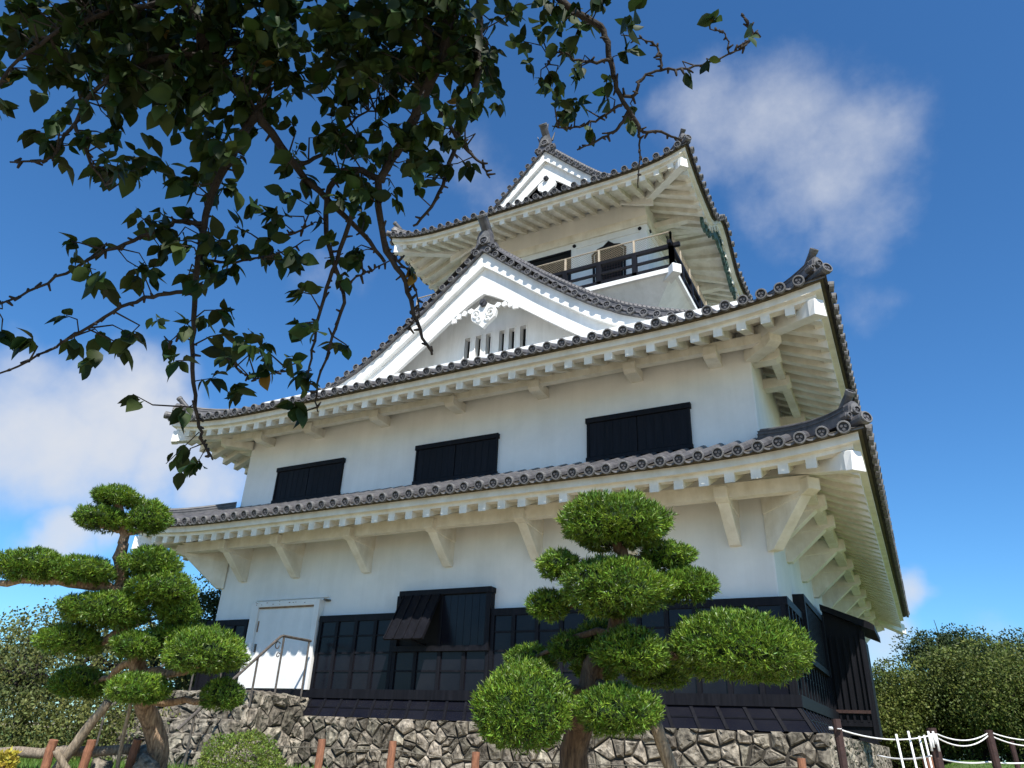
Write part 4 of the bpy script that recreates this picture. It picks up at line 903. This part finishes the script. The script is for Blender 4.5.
# grass
def grass(n, fn, h, wd):
    P = fn(n); P[:, 2] = ground_z(P[:, 0], P[:, 1]); D = unit(rng.normal(size=(n, 3))*.35+np.array([0, 0, 1])); return blades(P, D, rng.uniform(.6, 1.3, n)*h, np.full(n, wd))
def left_patch(n):
    px = rng.uniform(-30, 330, n); t = rng.uniform(10, 17, n); d = np.array([ray(p, 750) for p in px]); return CAM+d*t[:, None]
def right_patch(n):
    px = rng.uniform(840, 1060, n); t = 7+38*rng.random(n)**1.3; d = np.array([ray(p, 752) for p in px]); return CAM+d*t[:, None]
Va, Qa = grass(14000, left_patch, .16, .008); Vb, Qb = grass(30000, right_patch, .06, .008)
tag(mesh_np('grass', np.concatenate([Va, Vb]), np.concatenate([Qa, Qb+len(Va)]), M['grass']), 'short lawn grass and taller grass by the log rail', 'grass', kind='stuff')

# ------------------------------------------------------------------ overhanging cherry tree
ct = thing('cherry_tree', 'dark leafy cherry tree whose branches hang into the top left of the photo', 'tree', (-.6, -17.2, -2.45))
B = {}
def br(name, r0, r1, pts, nm='limb'):
    P = [at(*q) if len(q) == 3 else np.array(q[:3]) for q in pts]; p, r = limb(P, r0, r1, wob=.004, sub=5); m = MB(); m.tube(p, r, 7)
    # knobs
    for i in range(2, len(p)-1):
        if rng.random() < .8: d = unit(rng.normal(size=3)); m.tube([p[i], p[i]+d*(r[i]+rng.uniform(.008, .04))], [.009, .005], 4)
    m.build(nm, M['bark_dark'], ct, smooth=True); B[name] = np.array(p); return p
top = V3(-.5, -16.6, 2.6)
m = MB(); p, r = limb([(-.6, -17.2, -2.6), (-.55, -17.1, -1.2), (-.6, -16.9, .8), tuple(top)], .24, .13, wob=.02); r[0] = .34; m.tube(p, r, 12); m.build('trunk', M['bark_dark'], ct, smooth=True)
A1 = at(170, -60, 3.4); A2 = at(470, -60, 3.5); A3 = at(545, -40, 3.9)
for k, Q_ in enumerate((A1, A2, A3)): p, r = limb([top, (top+Q_)/2+V3(0, 0, .35), Q_], .10, .04, wob=.01); m = MB(); m.tube(p, r, 8); m.build('limb', M['bark_dark'], ct, smooth=True)
br('A', .032, .009, [(170, -60, 3.4), (208, 52, 3.5), (256, 111, 3.55), (297, 167, 3.6), (352, 223, 3.7), (385, 262, 3.8)])
br('B', .022, .004, [(256, 111, 3.55), (230, 160, 3.5), (211, 197, 3.5), (203, 235, 3.5), (195, 294, 3.5), (193, 356, 3.5), (197, 418, 3.5), (206, 448, 3.5), (213, 460, 3.5)])
br('C', .013, .004, [(205, 225, 3.5), (180, 222, 3.5), (156, 231, 3.5), (117, 247, 3.5), (66, 272, 3.5), (20, 296, 3.45), (-6, 304, 3.4)])
br('D', .011, .004, [(196, 290, 3.5), (160, 295, 3.45), (121, 307, 3.4), (78, 333, 3.4), (39, 356, 3.35), (-6, 376, 3.3)])
br('E', .032, .006, [(470, -60, 3.5), (447, 41, 3.5), (425, 96, 3.5), (399, 148, 3.55), (380, 182, 3.55), (384, 241, 3.6), (405, 283, 3.6), (416, 322, 3.6), (432, 355, 3.6)])
br('E2', .018, .003, [(384, 180, 3.55), (345, 170, 3.6), (326, 205, 3.6), (330, 251, 3.6), (344, 294, 3.6), (332, 337, 3.6), (316, 391, 3.6), (318, 412, 3.6)])
br('E3', .013, .004, [(362, 180, 3.55), (340, 250, 3.6), (324, 300, 3.6), (312, 350, 3.6), (306, 385, 3.6)])
br('F', .018, .006, [(480, -20, 3.6), (478, 70, 3.6), (465, 111, 3.6), (450, 163, 3.65), (436, 200, 3.65), (413, 226, 3.65)])
br('F2', .012, .004, [(440, 110, 3.55), (462, 143, 3.55), (478, 160, 3.55), (490, 178, 3.55)])
br('G', .022, .005, [(545, -40, 3.9), (558, 0, 3.9), (599, 26, 3.9), (610, 56, 3.9), (617, 89, 3.9), (636, 122, 3.9), (641, 130, 3.9), (662, 132, 3.9), (682, 140, 3.9)])
br('G2', .007, .003, [(640, 130, 3.9), (640, 150, 3.9), (638, 188, 3.9)])
br('G3', .011, .004, [(628, 112, 3.9), (618, 128, 3.9), (603, 138, 3.9), (577, 150, 3.9)])
br('G4', .010, .003, [(620, 98, 3.9), (636, 94, 3.9), (640, 80, 3.9), (662, 70, 3.9), (695, 67, 3.9), (725, 56, 3.9), (747, 44, 3.9), (758, 30, 3.9)])
br('G5', .008, .003, [(662, 70, 3.9), (660, 52, 3.9), (647, 41, 3.9), (621, 35, 3.9)])
br('G6', .005, .003, [(729, 54, 3.9), (726, 34, 3.9), (710, 29, 3.9)])
br('G7', .006, .003, [(738, 48, 3.9), (752, 36, 3.9), (748, 24, 3.9), (742, 15, 3.9)])
br('G8', .010, .003, [(610, 60, 3.9), (585, 62, 3.9), (560, 52, 3.9), (548, 65, 3.9)])
br('G9', .009, .003, [(622, 105, 3.9), (600, 118, 3.9), (575, 128, 3.9), (552, 126, 3.9)])
br('H', .014, .004, [(205, 55, 3.5), (150, 60, 3.4), (100, 85, 3.35), (70, 130, 3.35), (45, 160, 3.3), (10, 162, 3.3)])
br('H2', .010, .003, [(75, 125, 3.35), (90, 160, 3.35), (110, 190, 3.35)])
br('I', .014, .004, [(180, 0, 3.4), (120, 10, 3.3), (60, 30, 3.2), (10, 70, 3.2), (-20, 120, 3.2)])
br('J', .012, .003, [(297, 167, 3.6), (330, 150, 3.7), (355, 118, 3.7), (385, 110, 3.7)])
br('K', .010, .003, [(260, 240, 3.6), (290, 235, 3.6), (315, 222, 3.6)])
br('K2', .008, .003, [(205, 260, 3.5), (235, 262, 3.55), (270, 255, 3.6), (310, 240, 3.6)])
br('N1', .006, .003, [(385, 240, 3.6), (395, 258, 3.6), (410, 275, 3.6), (418, 300, 3.6), (417, 318, 3.6), (404, 330, 3.6)])
br('N2', .006, .003, [(345, 290, 3.6), (360, 275, 3.6), (375, 268, 3.6), (398, 255, 3.6)])
br('N3', .005, .002, [(230, 362, 3.5), (245, 375, 3.5), (262, 378, 3.5), (290, 365, 3.55)])
br('N4', .005, .002, [(197, 345, 3.5), (180, 335, 3.5), (168, 345, 3.5)])
allp = np.concatenate(list(B.values()))
LEAF = np.array([(0, 0), (.14, .17), (.36, .30), (.60, .27), (.80, .15), (1, 0)])   # outline of half a leaf: along, across
def leaf_set(P, D, sz):
    """folded ovate leaves with a pointed tip; one island each"""
    n = len(P); u0 = rng.normal(size=(n, 3))*.55+np.array([0, 0, .9]); nrm = unit(u0-D*np.sum(u0*D, axis=1)[:, None]); side = np.cross(D, nrm); s_ = sz[:, None]
    V = []; curl = rng.random((n, 1))
    for (a, w_) in LEAF:
        droop = -(.06+.22*curl)*a*a
        mid = P+D*s_*a+nrm*s_*droop
        V += [mid+side*s_*w_+nrm*s_*w_*.28, mid, mid-side*s_*w_+nrm*s_*w_*.28]
    V = np.stack(V, 1); Q = []
    for i in range(5):
        Q += [(3*i, 3*i+1, 3*i+4, 3*i+3), (3*i+1, 3*i+2, 3*i+5, 3*i+4)]
    Q = (np.array(Q)[None]+np.arange(n)[:, None, None]*18).reshape(-1, 4); return V.reshape(-1, 3), Q
CL = []   # px, py, t, rx, ry, leaves
for (px, py, rx, ry, n) in ((60, 15, 70, 35, 130), (150, 25, 80, 40, 190), (250, 20, 80, 45, 200), (340, 25, 70, 45, 190), (430, 20, 60, 45, 170), (400, 75, 60, 45, 130), (330, 80, 55, 35, 90), (470, 40, 22, 35, 45),
    (30, 50, 40, 25, 45), (90, 60, 55, 25, 70), (150, 75, 60, 30, 90), (220, 75, 55, 35, 90), (15, 105, 18, 20, 22), (60, 90, 25, 15, 18), (75, 165, 34, 16, 34), (100, 175, 12, 14, 12), (135, 125, 35, 30, 48), (170, 150, 40, 35, 60), (215, 130, 35, 35, 55), (250, 120, 30, 35, 36),
    (160, 190, 16, 18, 14), (120, 135, 20, 15, 14), (190, 95, 45, 25, 50), (300, 130, 25, 15, 16), (300, 165, 28, 22, 16), (272, 182, 14, 10, 6), (350, 145, 30, 25, 34), (385, 170, 35, 30, 40), (410, 130, 40, 35, 62), (450, 120, 22, 25, 30), (470, 100, 18, 25, 26), (425, 170, 25, 25, 22), (350, 200, 25, 20, 22), (255, 208, 14, 10, 8), (262, 222, 16, 10, 9),
    (170, 230, 30, 20, 34), (130, 250, 25, 14, 16), (190, 255, 35, 22, 44), (225, 250, 25, 20, 24), (150, 270, 25, 16, 22), (85, 262, 10, 10, 6), (80, 280, 14, 10, 9), (115, 268, 12, 10, 8), (260, 240, 20, 16, 18), (280, 260, 22, 14, 16), (285, 225, 20, 14, 12), (240, 275, 8, 10, 8), (210, 310, 14, 16, 14), (225, 345, 18, 20, 22), (200, 352, 14, 14, 10), (155, 345, 20, 10, 9), (165, 378, 18, 14, 9), (205, 385, 18, 14, 12), (213, 405, 14, 12, 10), (60, 340, 18, 12, 10), (102, 342, 20, 16, 16), (5, 330, 10, 12, 5), (2, 303, 6, 8, 3), (88, 325, 12, 8, 4),
    (175, 462, 14, 12, 9), (190, 478, 14, 10, 7), (212, 465, 6, 10, 3), (270, 348, 18, 14, 14), (300, 352, 22, 14, 16), (285, 375, 20, 14, 15), (330, 345, 14, 14, 9), (295, 400, 14, 8, 7), (345, 352, 8, 14, 4), (320, 270, 20, 18, 15), (310, 310, 18, 14, 8), (340, 240, 18, 20, 14), (415, 275, 4, 10, 2), (440, 190, 12, 14, 8),
    (545, 10, 22, 16, 26), (520, 25, 12, 18, 12), (585, 8, 25, 14, 22), (560, 40, 18, 16, 14), (555, 90, 16, 22, 26), (580, 85, 20, 16, 18), (600, 95, 14, 14, 12), (560, 115, 14, 12, 10), (597, 118, 8, 10, 6), (625, 70, 14, 12, 8), (630, 50, 12, 10, 6), (615, 45, 10, 12, 6), (640, 100, 8, 12, 4), (635, 112, 6, 10, 4), (704, 30, 7, 8, 5), (729, 68, 6, 6, 3), (704, 68, 6, 5, 3), (688, 62, 8, 4, 2), (505, 10, 16, 16, 14), (575, 45, 18, 10, 10)):
    CL.append((px, py, rx, ry, n))
UP = []       # the canopy above the frame that shades these branches
for (px, py, rx, ry, n) in list(CL):
    if px < 480 and rng.random() < .75: UP.append((at(px, py, 3.5)+SUN*rng.uniform(1.5, 2.6), .34, int(n*.55)+8))
LV, LQ, off = [], [], 0; OV, OQ, ooff = [], [], 0; tw = MB()
for (px, py, rx, ry, n) in CL:
    t = 3.5 if px < 500 else 3.9; n = int(n*((2.3 if py < 50 else 1.3) if py < 110 and px < 500 else 1.2))
    c = at(px, py, t); k = t/FPX
    near = allp[np.argmin(np.linalg.norm(allp-c, axis=1))]
    ntw = max(1, n//5); ends = []
    for i in range(ntw):
        e = c+CR*rng.normal()*rx*k*.62+CU*rng.normal()*ry*k*.62+CF*rng.normal()*.22
        nb = allp[np.argsort(np.linalg.norm(allp-e, axis=1))[rng.integers(0, 4)]]
        mid = (nb+e)/2+rng.normal(size=3)*.03+V3(0, 0, .02)
        if np.linalg.norm(nb-e) < .34: tw.tube([nb, mid, e], [.0045, .0035, .002], 4, cap=False)
        ends.append((mid, e))
    P, D, Z_ = [], [], []
    for i in range(n):
        mid, e = ends[i % ntw]; s_ = rng.uniform(.35, 1.0); P.append(mid+(e-mid)*s_+rng.normal(size=3)*.008)
        D.append(unit((e-mid)/(np.linalg.norm(e-mid)+1e-6)*.5+rng.normal(size=3)*.55+V3(0, 0, -.55))); Z_.append(rng.uniform(.05, .12))
    P, D, Z_ = np.array(P), np.array(D), np.array(Z_); old = rng.random(n) < .0025
    if (~old).any(): V, Q = leaf_set(P[~old], D[~old], Z_[~old]); LV.append(V); LQ.append(Q+off); off += len(V)
    if old.any(): V, Q = leaf_set(P[old], D[old], Z_[old]); OV.append(V); OQ.append(Q+ooff); ooff += len(V)
for c, r, n in UP:
    P = c+rng.normal(size=(n, 3))*r; q = P-CAM; z_ = q@CF; py_ = 384-FPX*(q@CU)/np.maximum(z_, .01); P = P[(z_ < .2) | (py_ < -60)]
    if len(P): V, Q = leaf_set(P, unit(rng.normal(size=(len(P), 3))*.6+V3(0, 0, -.5)), rng.uniform(.07, .115, len(P))); LV.append(V); LQ.append(Q+off); off += len(V)
mesh_np('foliage', np.concatenate(LV), np.concatenate(LQ), M['cherry'], ct, smooth=False)
P = np.array([at(408, 265, 3.6), at(413, 272, 3.6), at(262, 480, 3.5)][:2]); V, Q = leaf_set(P, unit(np.array([[.2, 0, -1], [-.1, .1, -1.]])), np.array([.08, .09])); OV.append(V); OQ.append(Q+ooff)
mesh_np('yellow_foliage', np.concatenate(OV), np.concatenate(OQ), M['cherry_old'], ct)
tw.build('twigs', M['bark_dark'], ct)['kind'] = 'stuff'
